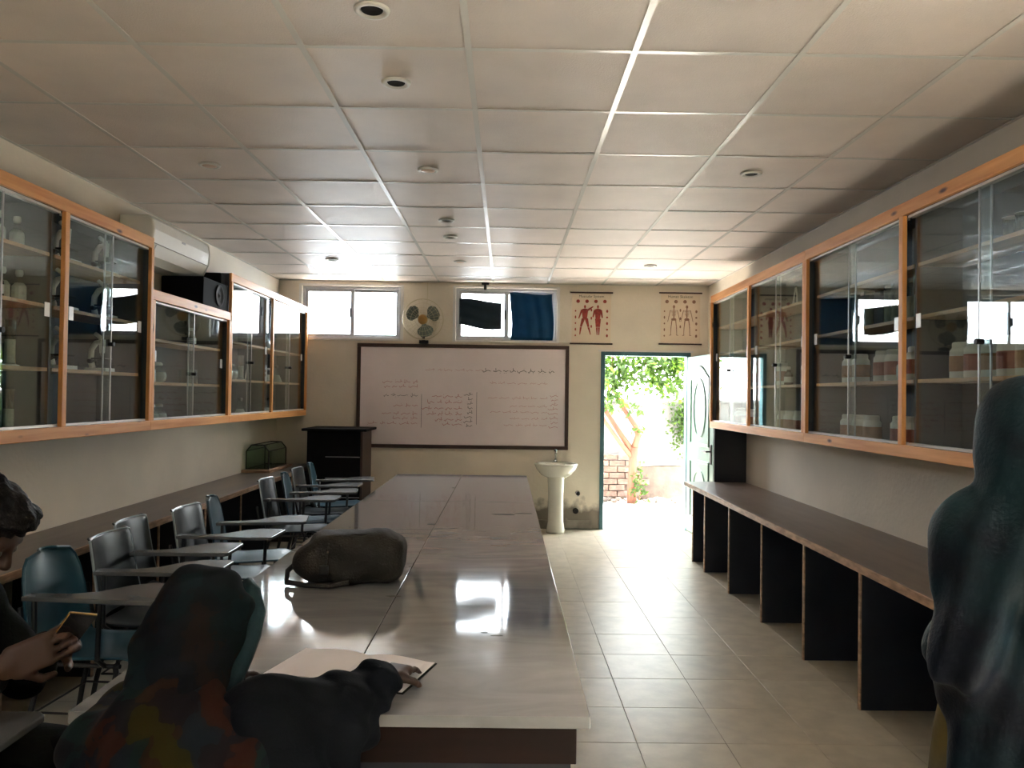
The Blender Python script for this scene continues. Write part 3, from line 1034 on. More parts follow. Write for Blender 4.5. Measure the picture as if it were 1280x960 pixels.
# ================================================================== FIXED FURNITURE
# wall cabinets -------------------------------------------------------------
def wall_cabinet(label, side, bays, z0, z1, shelf_z, xf, xb):
    """bays: list of Y boundaries, near to far; xf front face, xb wall"""
    sgn = 1 if xb < xf else -1                        # direction from wall to front
    r = thing('wall_cabinet', label, 'cabinet', ((xf + xb) / 2, (bays[0] + bays[-1]) / 2, z0), w=True)

    def X(a, b):
        """x range measured back from the front face"""
        p, q = xf - sgn * a, xf - sgn * b
        return (min(p, q), max(p, q))
    dep = abs(xf - xb) - 0.004
    y0, y1 = bays[0], bays[-1]
    part('top_rail', MB().box(*X(0, 0.022), y0, y1, z1 - 0.065, z1), 'pine_y', r, 0.003)
    part('bottom_rail', MB().box(*X(0, 0.022), y0, y1, z0, z0 + 0.060), 'pine_y', r, 0.003)
    for y in bays:
        a, b = y - 0.020, y + 0.020
        if y == y0:
            a, b = y, y + 0.035
        if y == y1:
            a, b = y - 0.035, y
        part('stile', MB().box(*X(-0.003, 0.020), a, b, z0 + 0.061, z1 - 0.066), 'pine_z', r, 0.003)
    part('top_board', MB().box(*X(0.023, dep), y0, y1, z1 - 0.02, z1 - 0.002), 'cab_in', r)
    part('bottom_board', MB().box(*X(0.023, dep), y0, y1, z0 + 0.002, z0 + 0.02), 'cab_in', r)
    part('back_panel', MB().box(*X(dep - 0.008, dep), y0 + .019, y1 - .019, z0 + 0.021, z1 - 0.021), 'cab_in', r)
    for y in (y0, y1):
        a, b = (y, y + 0.018) if y == y0 else (y - 0.018, y)
        part('end_panel', MB().box(*X(0.023, dep), a, b, z0 + 0.021, z1 - 0.021), 'cab_in', r)
    for y in bays[1:-1]:
        part('divider', MB().box(*X(0.075, dep - 0.009), y - 0.009, y + 0.009, z0 + 0.021, z1 - 0.021), 'cab_in', r)
    for i in range(len(bays) - 1):
        a, b = bays[i] + 0.038, bays[i + 1] - 0.038
        part('door_track', MB().box(*X(0.022, 0.055), a - .016, b + .016, z0 + 0.061, z0 + 0.073), 'alu', r)
        part('door_track', MB().box(*X(0.022, 0.055), a - .016, b + .016, z1 - 0.078, z1 - 0.066), 'alu', r)
        for k, z in enumerate(shelf_z):
            part('shelf', MB().box(*X(0.075, dep - 0.010), bays[i] + .020, bays[i + 1] - .020, z - 0.018, z), 'shelf', r)
        m = (a + b) / 2
        for k, (p, q, off) in enumerate(((a - .014, m + 0.03, 0.028), (m - 0.03, b + .014, 0.041))):
            g = part('glass_door', MB().box(*X(off, off + 0.005), p, q, z0 + 0.073, z1 - 0.079), 'glass', r)
            e = m + 0.03 if k == 0 else m - 0.03
            part('edge_strip', MB().box(*X(off - 0.001, off + 0.006), e - 0.004, e + 0.004, z0 + 0.074, z1 - 0.08), 'alu_g', g)
            hy = p + 0.07 if k == 0 else q - 0.07
            zz = z0 + (z1 - z0) * 0.53
            part('finger_pull', MB().box(*X(off - 0.004, off), hy - 0.022, hy + 0.022, zz - 0.035, zz + 0.035), 'alu', g, 0.003)
        part('door_lock', MB().tube([(xf - sgn * 0.028, m, z0 + (z1 - z0) * 0.42), (xf + sgn * 0.004, m, z0 + (z1 - z0) * 0.42)], 0.012, 10), 'black', r)
    return r


SH = (1.59, 1.905, 2.165)
LF, RF = -2.215, 1.955
wall_cabinet('tall pine wall cabinet with glass doors nearest on the left, holding microscopes', 'L', [2.97, 3.95, 4.92], 1.235, 2.44, SH, LF, XL)
wall_cabinet('low pine wall cabinet with glass doors under the air conditioner', 'L', [4.921, 6.31], 1.235, 2.12, (1.54, 1.824), LF, XL)
wall_cabinet('tall pine wall cabinet with glass doors in the far left corner', 'L', [6.311, 7.46, 8.74], 1.235, 2.44, (1.59, 1.91), LF, XL)
wall_cabinet('tall pine wall cabinet with glass doors on the right, nearest the door', 'R', [5.131, 6.33, 7.50], 1.205, 2.465, SH, RF, XR)
wall_cabinet('tall pine wall cabinet with glass doors on the right, nearest the camera', 'R', [2.62, 3.87, 5.13], 1.205, 2.465, SH, RF, XR)


# counters --------------------------------------------------------------------
def counter(label, xf, xb, y0, y1, zt, panels):
    sgn = 1 if xb < xf else -1
    r = thing('counter', label, 'counter', ((xf + xb) / 2, (y0 + y1) / 2, 0), w=True)

    def X(a, b):
        p, q = xf - sgn * a, xf - sgn * b
        return (min(p, q), max(p, q))
    dep = abs(xf - xb) - 0.003
    part('worktop', MB().box(*X(0.012, dep), y0, y1, zt - 0.035, zt), 'top_lam', r, 0.002)
    part('edge_band', MB().box(*X(0, 0.012), y0, y1, zt - 0.038, zt), 'edge', r, 0.002)
    for y in panels:
        p = part('support_panel', MB().box(*X(0.03, dep - 0.02), y - 0.009, y + 0.009, 0.0, zt - 0.036), 'dark_lam', r)
        part('edge_lipping', MB().box(*X(0.022, 0.03), y - 0.010, y + 0.010, 0.0, zt - 0.039), 'edge', p)
    return r


counter('long brown laminate counter with dark support panels along the right wall', 1.69, XR, 1.9, 7.38, 0.70, [7.13, 6.71, 5.98, 5.22, 4.48, 3.77, 3.02, 2.3])
counter('long brown counter behind the row of armchairs along the left wall', -2.095, XL, 1.6, 8.75, 0.70, [8.6, 7.85, 7.1, 6.35, 5.6, 4.85, 4.1, 3.35, 2.6, 1.85])
pan = part('upright_panel', MB().box(1.965, XR - 0.003, 7.352, 7.372, 0.701, 1.203), 'dark_lam', None, 0.002)
tag(pan, 'dark navy upright board standing on the right counter end beneath the cabinet', 'panel')

# table -----------------------------------------------------------------------
TX0, TX1, TY0, TY1, TZ = -0.985, 0.205, 1.795, 7.235, 0.75
tb = thing('laboratory_table', 'long marble-topped laboratory table down the middle of the room', 'table', ((TX0 + TX1) / 2, (TY0 + TY1) / 2, 0), w=True)
ys = [TY0, 3.62, 5.41, TY1]
for i in range(3):
    for a, b in ((TX0, -0.388), (-0.388, TX1)):
        mb = MB().box(a + .0012, b - .0012, ys[i] + .004, ys[i + 1] - .004, TZ - 0.028, TZ)
        o = part('marble_slab', mb, 'marble', tb, 0.0018)
        o.rotation_euler = (rng.uniform(-.0008, .0008), rng.uniform(-.001, .001), 0)
ins = 0.03
part('apron', MB().box(TX0 + ins, TX1 - ins, TY0 + ins, TY0 + ins + 0.02, TZ - 0.12, TZ - 0.030), 'redwood', tb, 0.002)
part('apron', MB().box(TX0 + ins, TX1 - ins, TY1 - ins - 0.02, TY1 - ins, TZ - 0.12, TZ - 0.030), 'redwood', tb, 0.002)
part('apron', MB().box(TX0 + ins, TX0 + ins + .02, TY0 + ins + .021, TY1 - ins - .021, TZ - 0.12, TZ - 0.030), 'redwood', tb, 0.002)
part('apron', MB().box(TX1 - ins - .02, TX1 - ins, TY0 + ins + .021, TY1 - ins - .021, TZ - 0.12, TZ - 0.030), 'redwood', tb, 0.002)
b0 = ins + 0.012
part('end_panel', MB().box(TX0 + b0, TX1 - b0, TY0 + b0, TY0 + b0 + .018, 0.06, TZ - 0.121), 'dark_lam', tb)
part('end_panel', MB().box(TX0 + b0, TX1 - b0, TY1 - b0 - .018, TY1 - b0, 0.06, TZ - 0.121), 'dark_lam', tb)
for xx in (TX0 + b0, TX1 - b0 - .018):
    part('side_panel', MB().box(xx, xx + .018, TY0 + b0 + .019, TY1 - b0 - .019, 0.06, TZ - 0.121), 'dark_lam', tb)
part('plinth', MB().box(TX0 + .1, TX1 - .1, TY0 + .1, TY1 - .1, 0.001, 0.059), 'black', tb)

# whiteboard --------------------------------------------------------------------
wx0, wx1, wz0, wz1 = -1.665, 0.705, 0.885, 2.05
wb = thing('whiteboard', 'wide dark-framed whiteboard with faint handwriting on the back wall', 'whiteboard', ((wx0 + wx1) / 2, YB, wz0), w=True)
part('board', MB().box(wx0 + .035, wx1 - .035, YB - 0.018, YB - 0.002, wz0 + .035, wz1 - .035), 'board', wb)
for a in ((wx0, wx1, wz0, wz0 + .04), (wx0, wx1, wz1 - .04, wz1), (wx0, wx0 + .04, wz0 + .0405, wz1 - .0405), (wx1 - .04, wx1, wz0 + .0405, wz1 - .0405)):
    part('frame_bar', MB().box(a[0], a[1], YB - 0.032, YB - 0.002, a[2], a[3]), 'frame', wb, 0.004)


def scribble(m, xr, xl, z, g, h=0.022, w=0.0045):
    """right-to-left cursive line: joined baseline strokes with tall stems, bowls and dots"""
    x = xr
    y = YB - 0.0188
    while x > xl:
        L = g.uniform(0.05, 0.12)
        n = max(4, int(L / 0.008))
        pts = []
        ph = g.uniform(0, 6)
        for i in range(n + 1):
            t = i / n
            pts.append((x - L * t, z + h * (0.35 * math.sin(ph + t * 9) + g.uniform(-.15, .15)) - (h * .7 * math.sin(math.pi * max(0, t - .7) / .3) if g.random() < .7 else 0)))
        segs = [pts]
        if g.random() < .6:
            sx = x - g.uniform(0, L)
            segs.append([(sx, z), (sx - .002, z + h * 1.6)])
        for _ in range(g.randint(0, 2)):
            dx = x - g.uniform(0, L); dz = z + g.choice((-1, 1)) * h * 1.1
            segs.append([(dx, dz), (dx - .006, dz)])
        for s_ in segs:
            for (a0, b0_), (a1, b1_) in zip(s_[:-1], s_[1:]):
                dx, dz = a1 - a0, b1_ - b0_
                ll = math.hypot(dx, dz) + 1e-6
                ox, oz = -dz / ll * w / 2, dx / ll * w / 2
                m.add([(a0 - ox, y, b0_ - oz), (a0 + ox, y, b0_ + oz), (a1 + ox, y, b1_ + oz), (a1 - ox, y, b1_ - oz)], [(0, 1, 2, 3)])
        x -= L + g.uniform(0.015, 0.035)


g = random.Random(21)
bx = lambda px: (px - 1180) / 1094 * (wx1 - wx0) + wx1         # column in the photographed board -> x
bz = lambda py: wz1 - (py - 40) / 560 * (wz1 - wz0)
mk, mr_ = MB(), MB()
scribble(mk, bx(1105), bx(740), bz(180), g, 0.02, 0.006)
scribble(mr_, bx(740), bx(480), bz(178), g, 0.012, 0.003)
for row in (320, 352, 385, 415, 445, 470):
    scribble(mr_, bx(630), bx(470 + g.uniform(-20, 60)), bz(row), g, 0.018, 0.005)
for row in (245, 270, 318, 372, 415, 440, 468):
    scribble(mr_ if row != 318 else mk, bx(400), bx(240 + g.uniform(-60, 60)), bz(row), g, 0.016, 0.004)
for row in (245, 325, 368, 400, 435, 470):
    scribble(mr_, bx(1070), bx(800 + g.uniform(-30, 150)), bz(row), g, 0.013, 0.003)
for row in range(310, 480, 24):
    scribble(mk, bx(684), bx(668), bz(row), g, 0.016, 0.005)
    scribble(mr_, bx(1125), bx(1110), bz(row), g, 0.016, 0.004)
for xx, za, zb in ((705, 295, 470), (420, 310, 490)):
    mk.box(bx(xx) - .002, bx(xx) + .002, YB - .0188, YB - .0184, bz(zb), bz(za))
part('black_marker_writing', mk, 'ink_k', wb, kind='stuff')
part('red_marker_writing', mr_, 'ink_r', wb, kind='stuff')


# anatomy charts --------------------------------------------------------------------
def chart(label, x0, x1, z0, z1, title, kind):
    r = thing('anatomy_chart', label, 'poster', ((x0 + x1) / 2, YB, z0), w=True, group='anatomy charts above the doorway wall')
    part('sheet', MB().box(x0 + .008, x1 - .008, YB - 0.008, YB - 0.006, z0, z1), 'paper', r)
    for z in (z0, z1):
        part('rod', MB().tube([(x0 - .012, YB - .012, z), (x1 + .012, YB - .012, z)], 0.0085, 8), 'frame', r)
    y = YB - 0.0085
    W = x1 - x0; Hh = z1 - z0
    t = text_mb(title, 0.042)
    t.xf(Matrix.Translation(((x0 + x1) / 2, y, z1 - 0.055)) @ Matrix.Rotation(math.pi / 2, 4, 'X'))
    part('chart_title', t, 'print_k', r)

    def flat(m, pts):
        m.add([(p[0], y, p[1]) for p in pts], [tuple(range(len(pts)))])

    def bar(m, p, q, w0, w1):
        d_ = Vector((q[0] - p[0], q[1] - p[1])); n_ = Vector((-d_.y, d_.x)).normalized()
        flat(m, [(p[0] + n_.x * w0, p[1] + n_.y * w0), (q[0] + n_.x * w1, q[1] + n_.y * w1), (q[0] - n_.x * w1, q[1] - n_.y * w1), (p[0] - n_.x * w0, p[1] - n_.y * w0)])

    def oval(m, c, rx, rz):
        flat(m, [(c[0] + rx * math.cos(a), c[1] + rz * math.sin(a)) for a in np.linspace(0, 2 * math.pi, 13)[:-1]])
    for i, fx in enumerate((0.34, 0.66)):
        X0 = x0 + W * fx; zt = z1 - Hh * 0.24; s = Hh * 0.60     # figure height s, top zt
        P = lambda a, b: (X0 + a * s, zt - b * s)
        m = MB()
        if kind == 'muscle':
            oval(m, P(0, .06), .035 * s, .055 * s)
            flat(m, [P(-.11, .15), P(-.07, .46), P(.07, .46), P(.11, .15), P(.03, .12), P(-.03, .12)])
            if i == 0:
                bar(m, P(.10, .17), P(.27, .05), .035 * s, .018 * s); bar(m, P(-.10, .17), P(-.20, .45), .035 * s, .016 * s)
                bar(m, P(-.05, .45), P(-.13, .72), .055 * s, .03 * s); bar(m, P(.05, .45), P(.12, .72), .055 * s, .03 * s)
                bar(m, P(-.13, .73), P(-.16, .97), .032 * s, .014 * s); bar(m, P(.12, .73), P(.19, .97), .032 * s, .014 * s)
            else:
                bar(m, P(.10, .17), P(.15, .42), .035 * s, .02 * s); bar(m, P(-.10, .17), P(-.16, .40), .035 * s, .02 * s)
                bar(m, P(-.04, .45), P(-.03, .72), .05 * s, .035 * s); bar(m, P(.05, .45), P(.04, .72), .05 * s, .035 * s)
                bar(m, P(-.03, .73), P(-.02, .98), .032 * s, .014 * s); bar(m, P(.04, .73), P(.04, .98), .032 * s, .014 * s)
            part('printed_figure', m, 'print_r', r)
        else:
            oval(m, P(0, .05), .04 * s, .055 * s)
            bar(m, P(0, .10), P(0, .46), .014 * s, .018 * s)
            for k in range(6):
                bar(m, P(-.09 + .006 * k, .17 + .035 * k), P(.09 - .006 * k, .17 + .035 * k), .007 * s, .007 * s)
            oval(m, P(0, .46), .085 * s, .045 * s)
            for sg in (-1, 1):
                bar(m, P(sg * .11, .16), P(sg * .16, .36), .012 * s, .010 * s); bar(m, P(sg * .16, .36), P(sg * .20, .54), .010 * s, .008 * s)
                bar(m, P(sg * .06, .48), P(sg * .09, .73), .016 * s, .012 * s); bar(m, P(sg * .09, .73), P(sg * .10, .96), .013 * s, .009 * s)
                bar(m, P(sg * .08, .97), P(sg * .15, .985), .012 * s, .008 * s)
            part('printed_figure', m, 'print_b', r)
    m = MB()
    for k in range(4):
        oval(m, (x0 + W * (.17 + .22 * k), z1 - Hh * .17), W * .045, Hh * .035)
    for k in range(5):
        oval(m, (x0 + W * .11, z1 - Hh * (.36 + .12 * k)), W * .018, Hh * (.03 if k % 2 else .018))
        oval(m, (x1 - W * .11, z1 - Hh * (.36 + .12 * k)), W * .026, Hh * (.018 if k % 2 else .03))
    for k in range(3):
        oval(m, (x0 + W * .5, z1 - Hh * (.34 + .16 * k)), W * .02, Hh * .03)
    part('printed_details', m, 'print_r' if kind == 'muscle' else 'print_b', r, kind='stuff')
    return r


chart('wall chart of two red muscle figures, beside the blue-curtained window', 0.722, 1.178, 2.08, 2.655, 'Muscular System', 'muscle')
chart('wall chart of two skeleton figures, above the open door leaf', 1.722, 2.182, 2.09, 2.665, 'Human Skeleton', 'bones')

# wall fan -----------------------------------------------------------------------
FC = Vector((-0.925, 8.66, 2.315))
fan = thing('wall_fan', 'round wire-guarded fan with three dark blades beside the whiteboard top', 'fan', (FC.x, YB, FC.z), w=True)
Rf = Matrix.Translation(FC) @ Matrix.Rotation(math.radians(8), 4, 'X')    # local -Y faces the room


def ringpts(r_, y_, n=40):
    return [(r_ * math.cos(a), y_, r_ * math.sin(a)) for a in np.linspace(0, 2 * math.pi, n + 1)[:-1]]


m = MB()
for r_, y_ in ((0.225, 0.0), (0.222, 0.03), (0.18, -0.045), (0.13, -0.058), (0.08, -0.064), (0.18, 0.06), (0.10, 0.075)):
    m.tube(ringpts(r_, y_), 0.0045 if r_ > .2 else 0.0014, 5, closed=True)
for k in range(28):
    a = 2 * math.pi * k / 28
    c, s = math.cos(a), math.sin(a)
    m.tube([(0.05 * c, -0.066, 0.05 * s), (0.13 * c, -0.058, 0.13 * s), (0.19 * c, -0.04, 0.19 * s), (0.225 * c, 0, 0.225 * s), (0.18 * c, .06, .18 * s), (.06 * c, .08, .06 * s)], 0.0010, 4)
part('wire_guard', m.xf(Rf), 'wire', fan)
for k, a0 in enumerate((math.radians(30), math.radians(150), math.radians(282))):
    m = MB()
    vs = []
    NR, NA = 7, 7
    for side in (0, 1):
        for i in range(NR):
            t = i / (NR - 1)
            r_ = 0.045 + 0.15 * t
            hw = 0.66 * math.sqrt(max(0.02, 1 - ((t - .52) / .53) ** 2)) * (0.55 + .45 * min(1, t * 2.2))
            for j in range(NA):
                u = -1 + 2 * j / (NA - 1)
                a = a0 + u * hw
                vs.append((r_ * math.cos(a), -0.012 + 0.028 * u * (1 - .3 * t) + side * 0.003, r_ * math.sin(a)))
    n1 = NR * NA
    fs = []
    for i in range(NR - 1):
        for j in range(NA - 1):
            q = (i * NA + j, i * NA + j + 1, (i + 1) * NA + j + 1, (i + 1) * NA + j)
            fs += [q, tuple(n1 + t for t in q[::-1])]
    part('blade', m.add(vs, fs).xf(Rf), 'fan_blade', fan, smooth=True)
part('hub', MB().lathe([(0.0, 0.0), (0.03, 0.0), (0.05, 0.012), (0.055, 0.03), (0.055, 0.045)], n=24).xf(Rf @ Matrix.Translation((0, -0.07, 0)) @ Matrix.Rotation(-math.pi / 2, 4, 'X')), 'fan_hub', fan, smooth=True)
part('motor_housing', MB().lathe([(0.055, 0.0), (0.06, 0.03), (0.055, 0.07), (0.03, 0.085)], n=20).xf(Rf @ Matrix.Translation((0, 0.02, 0)) @ Matrix.Rotation(-math.pi / 2, 4, 'X')), 'wire', fan, smooth=True)
part('wall_bracket', MB().tube([FC + Vector((0, .06, -.02)), FC + Vector((0, .07, -.18)), FC + Vector((0, .10, -.23))], 0.016, 10).box(FC.x - .05, FC.x + .05, YB - .05, YB - .001, FC.z - .26, FC.z - .225), 'black', fan)
part('power_cord', MB().tube([(FC.x + .03, YB - .008, 2.52), (FC.x + .035, YB - .006, 2.62), (FC.x + .03, YB - .006, 2.74)], 0.004, 6), 'wire', fan)

# air conditioner -------------------------------------------------------------------
ac = thing('air_conditioner', 'white split air conditioner high on the left wall above the low cabinet', 'air conditioner', (XL, 5.64, 2.35), w=True)
prof = [(XL + .001, 2.645), (XL + .19, 2.645), (XL + .225, 2.62), (XL + .235, 2.55), (XL + .225, 2.46), (XL + .185, 2.385), (XL + .13, 2.345), (XL + .001, 2.335)]
part('housing', MB().prism([(p[0], p[1]) for p in prof], 'Y', 5.16, 6.12), 'white', ac, 0.012)
part('side_cap', MB().prism([(p[0] + (.003 if p[0] > XL + .01 else 0), p[1]) for p in prof], 'Y', 6.121, 6.145), 'white', ac, 0.012)
part('front_seam', MB().box(XL + .218, XL + .2335, 5.18, 6.11, 2.458, 2.4605), 'skirting', ac)
part('air_flap', MB().prism([(XL + .226, 2.452), (XL + .192, 2.384), (XL + .187, 2.388), (XL + .220, 2.454)], 'Y', 5.22, 6.06), 'white', ac)
part('badge', MB().box(XL + .2335, XL + .2365, 5.60, 5.66, 2.535, 2.548), 'alu_g', ac)
part('display_label', MB().prism([(XL + .226, 2.49), (XL + .2325, 2.52), (XL + .2335, 2.52), (XL + .2275, 2.49)], 'Y', 5.98, 6.08), 'lid_w', ac)
pipe = part('refrigerant_pipe', MB().tube([(XL + .05, 6.12, 2.38), (XL + .05, 6.2, 2.37), (XL + .03, 6.22, 2.44), (XL + .03, 6.22, 2.6)], 0.018, 8), 'white', ac)

# black speaker box over low cabinet ------------------------------------------------------
sp = thing('speaker_box', 'black box with a round front, resting on the low left cabinet', 'speaker', (XL + .18, 6.02, 2.12), w=True)
part('case', MB().box(XL + .02, XL + .33, 5.76, 6.29, 2.121, 2.33), 'matte', sp, 0.008)
part('speaker_cone', MB().lathe([(.085, 0), (.085, .006), (.075, .008), (.03, -.004), (.001, .008)], n=24).xf(Matrix.Translation((XL + .331, 6.08, 2.225)) @ Matrix.Rotation(math.pi / 2, 4, 'Y')), 'hole', sp)
part('case_top', MB().box(XL + .04, XL + .31, 6.165, 6.285, 2.331, 2.42), 'matte', sp, 0.01)

# wash basin ----------------------------------------------------------------------------
bs = thing('wash_basin', 'white ceramic pedestal wash basin beside the doorway', 'wash basin', (0.565, 8.5, 0), w=True)
bc = (0.562, 8.57, 0)
part('bowl', MB().lathe([(.10, .60), (.16, .625), (.215, .69), (.235, .735), (.237, .75), (.225, .755), (.195, .75), (.16, .70), (.08, .665), (.02, .66)], (bc[0], bc[1], 0), 40, 1, 0.88), 'ceramic', bs, smooth=True)
part('back_ledge', MB().box(bc[0] - .17, bc[0] + .17, 8.70, YB - .002, .665, .752), 'ceramic', bs, 0.015)
part('pedestal', MB().lathe([(.098, 0.0), (.10, .03), (.086, .12), (.082, .40), (.092, .60), (.10, .625)], (bc[0], bc[1] - .01, 0), 32, 1, 1), 'ceramic', bs, smooth=True)
m = MB().tube([(bc[0], 8.73, .752), (bc[0], 8.73, .84), (bc[0], 8.71, .868), (bc[0], 8.66, .872), (bc[0], 8.63, .855)], 0.011, 10)
m.lathe([(.022, 0), (.022, .02), (.012, .03)], (bc[0], 8.73, .752), 14)
tp = part('tap', m, 'chrome', bs, smooth=True)
part('tap_handle', MB().lathe([(.008, 0), (.018, .012), (.018, .03), (.006, .036)], (bc[0], 8.73, .862), 12), 'chrome', tp)
part('drain', MB().lathe([(.022, 0), (.022, .003), (.012, .003)], (bc[0], bc[1], .661), 16), 'chrome', bs)

v = thing('angle_valve', 'small chrome angle valve on the wall between basin and doorway', 'valve', (0.82, YB, .40), w=True)
m = MB().lathe([(.028, 0), (.026, .006), (.012, .010)], n=16).xf(Matrix.Translation((.82, YB - .001, .405)) @ Matrix.Rotation(math.pi / 2, 4, 'X'))
part('flange', m, 'chrome', v)
part('valve_body', MB().tube([(.82, YB - .008, .405), (.82, YB - .06, .405)], .012, 10).tube([(.82, YB - .04, .405), (.82, YB - .04, .37)], .010, 8), 'chrome', v)
part('valve_knob', MB().lathe([(.020, 0), (.022, .012), (.014, .022)], n=12).xf(Matrix.Translation((.82, YB - .06, .405)) @ Matrix.Rotation(math.pi / 2, 4, 'X')), 'black', v)
dr = thing('drain_stub', 'small dark drain stub low on the wall beside the doorway', 'pipe', (.80, YB, .21), w=True)
part('collar', MB().tube([(.80, YB - .001, .205), (.80, YB - .014, .205)], .032, 14), 'hole', dr)
part('pipe_end', MB().tube([(.80, YB - .014, .205), (.80, YB - .03, .205)], .022, 12), 'black', dr)

# lectern cabinet -----------------------------------------------------------------------
lc = thing('lectern_cabinet', 'black lectern cabinet with overhanging top in the far left corner', 'lectern', (-1.77, 8.4, 0), w=True)
part('body', MB().box(-2.055, -1.50, 8.16, 8.70, 0.0, 1.09), 'matte', lc, 0.004)
part('side_panel', MB().box(-1.499, -1.478, 8.16, 8.70, 0.0, 1.09), 'frame', lc, 0.003)
part('top_board', MB().box(-2.10, -1.43, 8.10, 8.74, 1.091, 1.118), 'matte', lc, 0.005)
for z in (0.40, 0.60, 0.82):
    part('drawer_strip', MB().box(-1.86, -1.505, 8.150, 8.159, z, z + .008), 'alu_g', lc)
part('door_panel', MB().box(-2.04, -1.515, 8.150, 8.159, 0.84, 1.07), 'matte', lc, 0.003)

# glass tank --------------------------------------------------------------------------
tk = thing('glass_tank', 'small green glass tank on a wooden base at the left counter end', 'tank', (-2.42, 8.0, .70), w=True)
part('base_board', MB().box(XL + .01, -2.27, 7.62, 8.42, .701, .728), 'edge', tk, .003)
ta = (-2.535, -2.315, 7.72, 8.32, .729, .965)
cpoly = [(ta[0], ta[4]), (ta[1], ta[4]), (ta[1], ta[5] - .06), (ta[1] - .05, ta[5]), (ta[0] + .05, ta[5]), (ta[0], ta[5] - .06)]
part('glass_body', MB().prism(cpoly, 'Y', ta[2], ta[3]), 'tank', tk)
for yy in (ta[2], ta[3]):
    m = MB()
    for i in range(6):
        p, q = cpoly[i], cpoly[(i + 1) % 6]
        m.tube([(p[0], yy, p[1]), (q[0], yy, q[1])], .006, 6)
    part('end_frame', m, 'black', tk)
for p in cpoly:
    part('frame_edge', MB().tube([(p[0], ta[2] + .006, p[1]), (p[0], ta[3] - .006, p[1])], .005, 6), 'black' if p[1] > .8 else 'frame', tk)

# cloths in window 2 ---------------------------------------------------------------------
def cloth(label, name, mat, f, nu, nv, th=0.003):
    vs, fs = [], []
    for s in (0, 1):
        for i in range(nu + 1):
            for j in range(nv + 1):
                p = Vector(f(i / nu, j / nv)); p.y += s * th
                vs.append(p)
    n1 = (nu + 1) * (nv + 1)
    for i in range(nu):
        for j in range(nv):
            q = (i * (nv + 1) + j, (i + 1) * (nv + 1) + j, (i + 1) * (nv + 1) + j + 1, i * (nv + 1) + j + 1)
            fs += [q, tuple(n1 + t for t in q[::-1])]
    ed = [(i, 0) for i in range(nu)] + [(nu, j) for j in range(nv)] + [(i, nv) for i in range(nu, 0, -1)] + [(0, j) for j in range(nv, 0, -1)]
    for a, b in zip(ed, ed[1:] + ed[:1]):
        A, B_ = a[0] * (nv + 1) + a[1], b[0] * (nv + 1) + b[1]
        fs.append((A, B_, n1 + B_, n1 + A))
    o = part(name, MB().add(vs, fs), mat, smooth=True)
    return tag(o, label, 'curtain')


cloth('bright blue cloth hung over the right pane of the middle window', 'window_cloth', 'blue_cloth',
      lambda u, w: (0.045 + 0.475 * u + 0.012 * math.sin(w * 5), YB + 0.013 + 0.008 * math.sin(u * 22 + w * 2), 2.112 + (0.525 + 0.012 * math.sin(u * 5 + 1)) * w), 40, 14)
cloth('dark slate cloth drawn across the left pane of the middle window', 'window_cloth', 'dark_cloth',
      lambda u, w: (-0.535 + 0.475 * u, YB + 0.015 + 0.008 * math.sin(w * 16 + u * 3), 2.265 + 0.02 * math.sin(u * 4 + 2) + (0.275 + 0.03 * math.sin(u * 3 + .4)) * w - 0.03 * u * (1 - w)), 24, 24)
cl = thing('lamp_holder', 'small black lamp holder hanging at the ceiling over the middle window', 'lamp', (-.245, YB - .03, 2.74), w=True)
part('clip', MB().box(-.285, -.205, YB - .05, YB - .002, 2.725, 2.744), 'black', cl)
part('socket', MB().lathe([(.010, 0), (.016, .01), (.016, .05), (.010, .06)], (-.245, YB - .03, 2.665), 12), 'black', cl)

# ceiling downlights ----------------------------------------------------------------------
def downlight(x, y, kind, label):
    r = thing('ceiling_downlight', label, 'ceiling light', (x, y, ZC), w=True, group='round lights in the ceiling boards')
    c = (x, y, ZC)
    part('rim', MB().lathe([(.040, -.001), (.045, -.010), (.056, -.008), (.060, .0), (.050, .003), (.040, .003), (.040, -.001)], c, 28), 'lid_w', r, smooth=True)
    if kind == 'well':
        part('lamp_well', MB().lathe([(.039, .002), (.034, -.004), (.028, -.0045), (.002, -.003)], c, 20), 'hole', r)
    else:
        part('lamp_disc', MB().lathe([(.040, -.003), (.039, -.008), (.030, -.011), (.002, -.012)], c, 24), 'lampglass', r, smooth=True)
    return r


for x, y, k, lb in ((-.458, 2.567, 'well', 'round ceiling light with dark well, nearest the camera in the middle row'),
                    (-.462, 3.167, 'well', 'round ceiling light with dark well, second nearest in the middle row'),
                    (-.454, 4.392, 'disc', 'round ceiling light with pinkish disc, third in the middle row'),
                    (-1.669, 4.367, 'disc', 'round ceiling light with flat disc, nearer one of the left row'),
                    (1.36, 4.369, 'well', 'round ceiling light with dark well, nearer one of the right row'),
                    (-.446, 5.654, 'well', 'round ceiling light with dark well, fourth in the middle row'),
                    (-.460, 6.253, 'well', 'round ceiling light with dark well, fifth in the middle row'),
                    (-1.654, 7.383, 'well', 'round ceiling light near the far left corner of the ceiling'),
                    (-.45, 7.409, 'disc', 'round ceiling light with pale disc, farthest in the middle row'),
                    (1.367, 7.471, 'well', 'round ceiling light near the far right, above the doorway end')):
    downlight(x, y, k, lb)

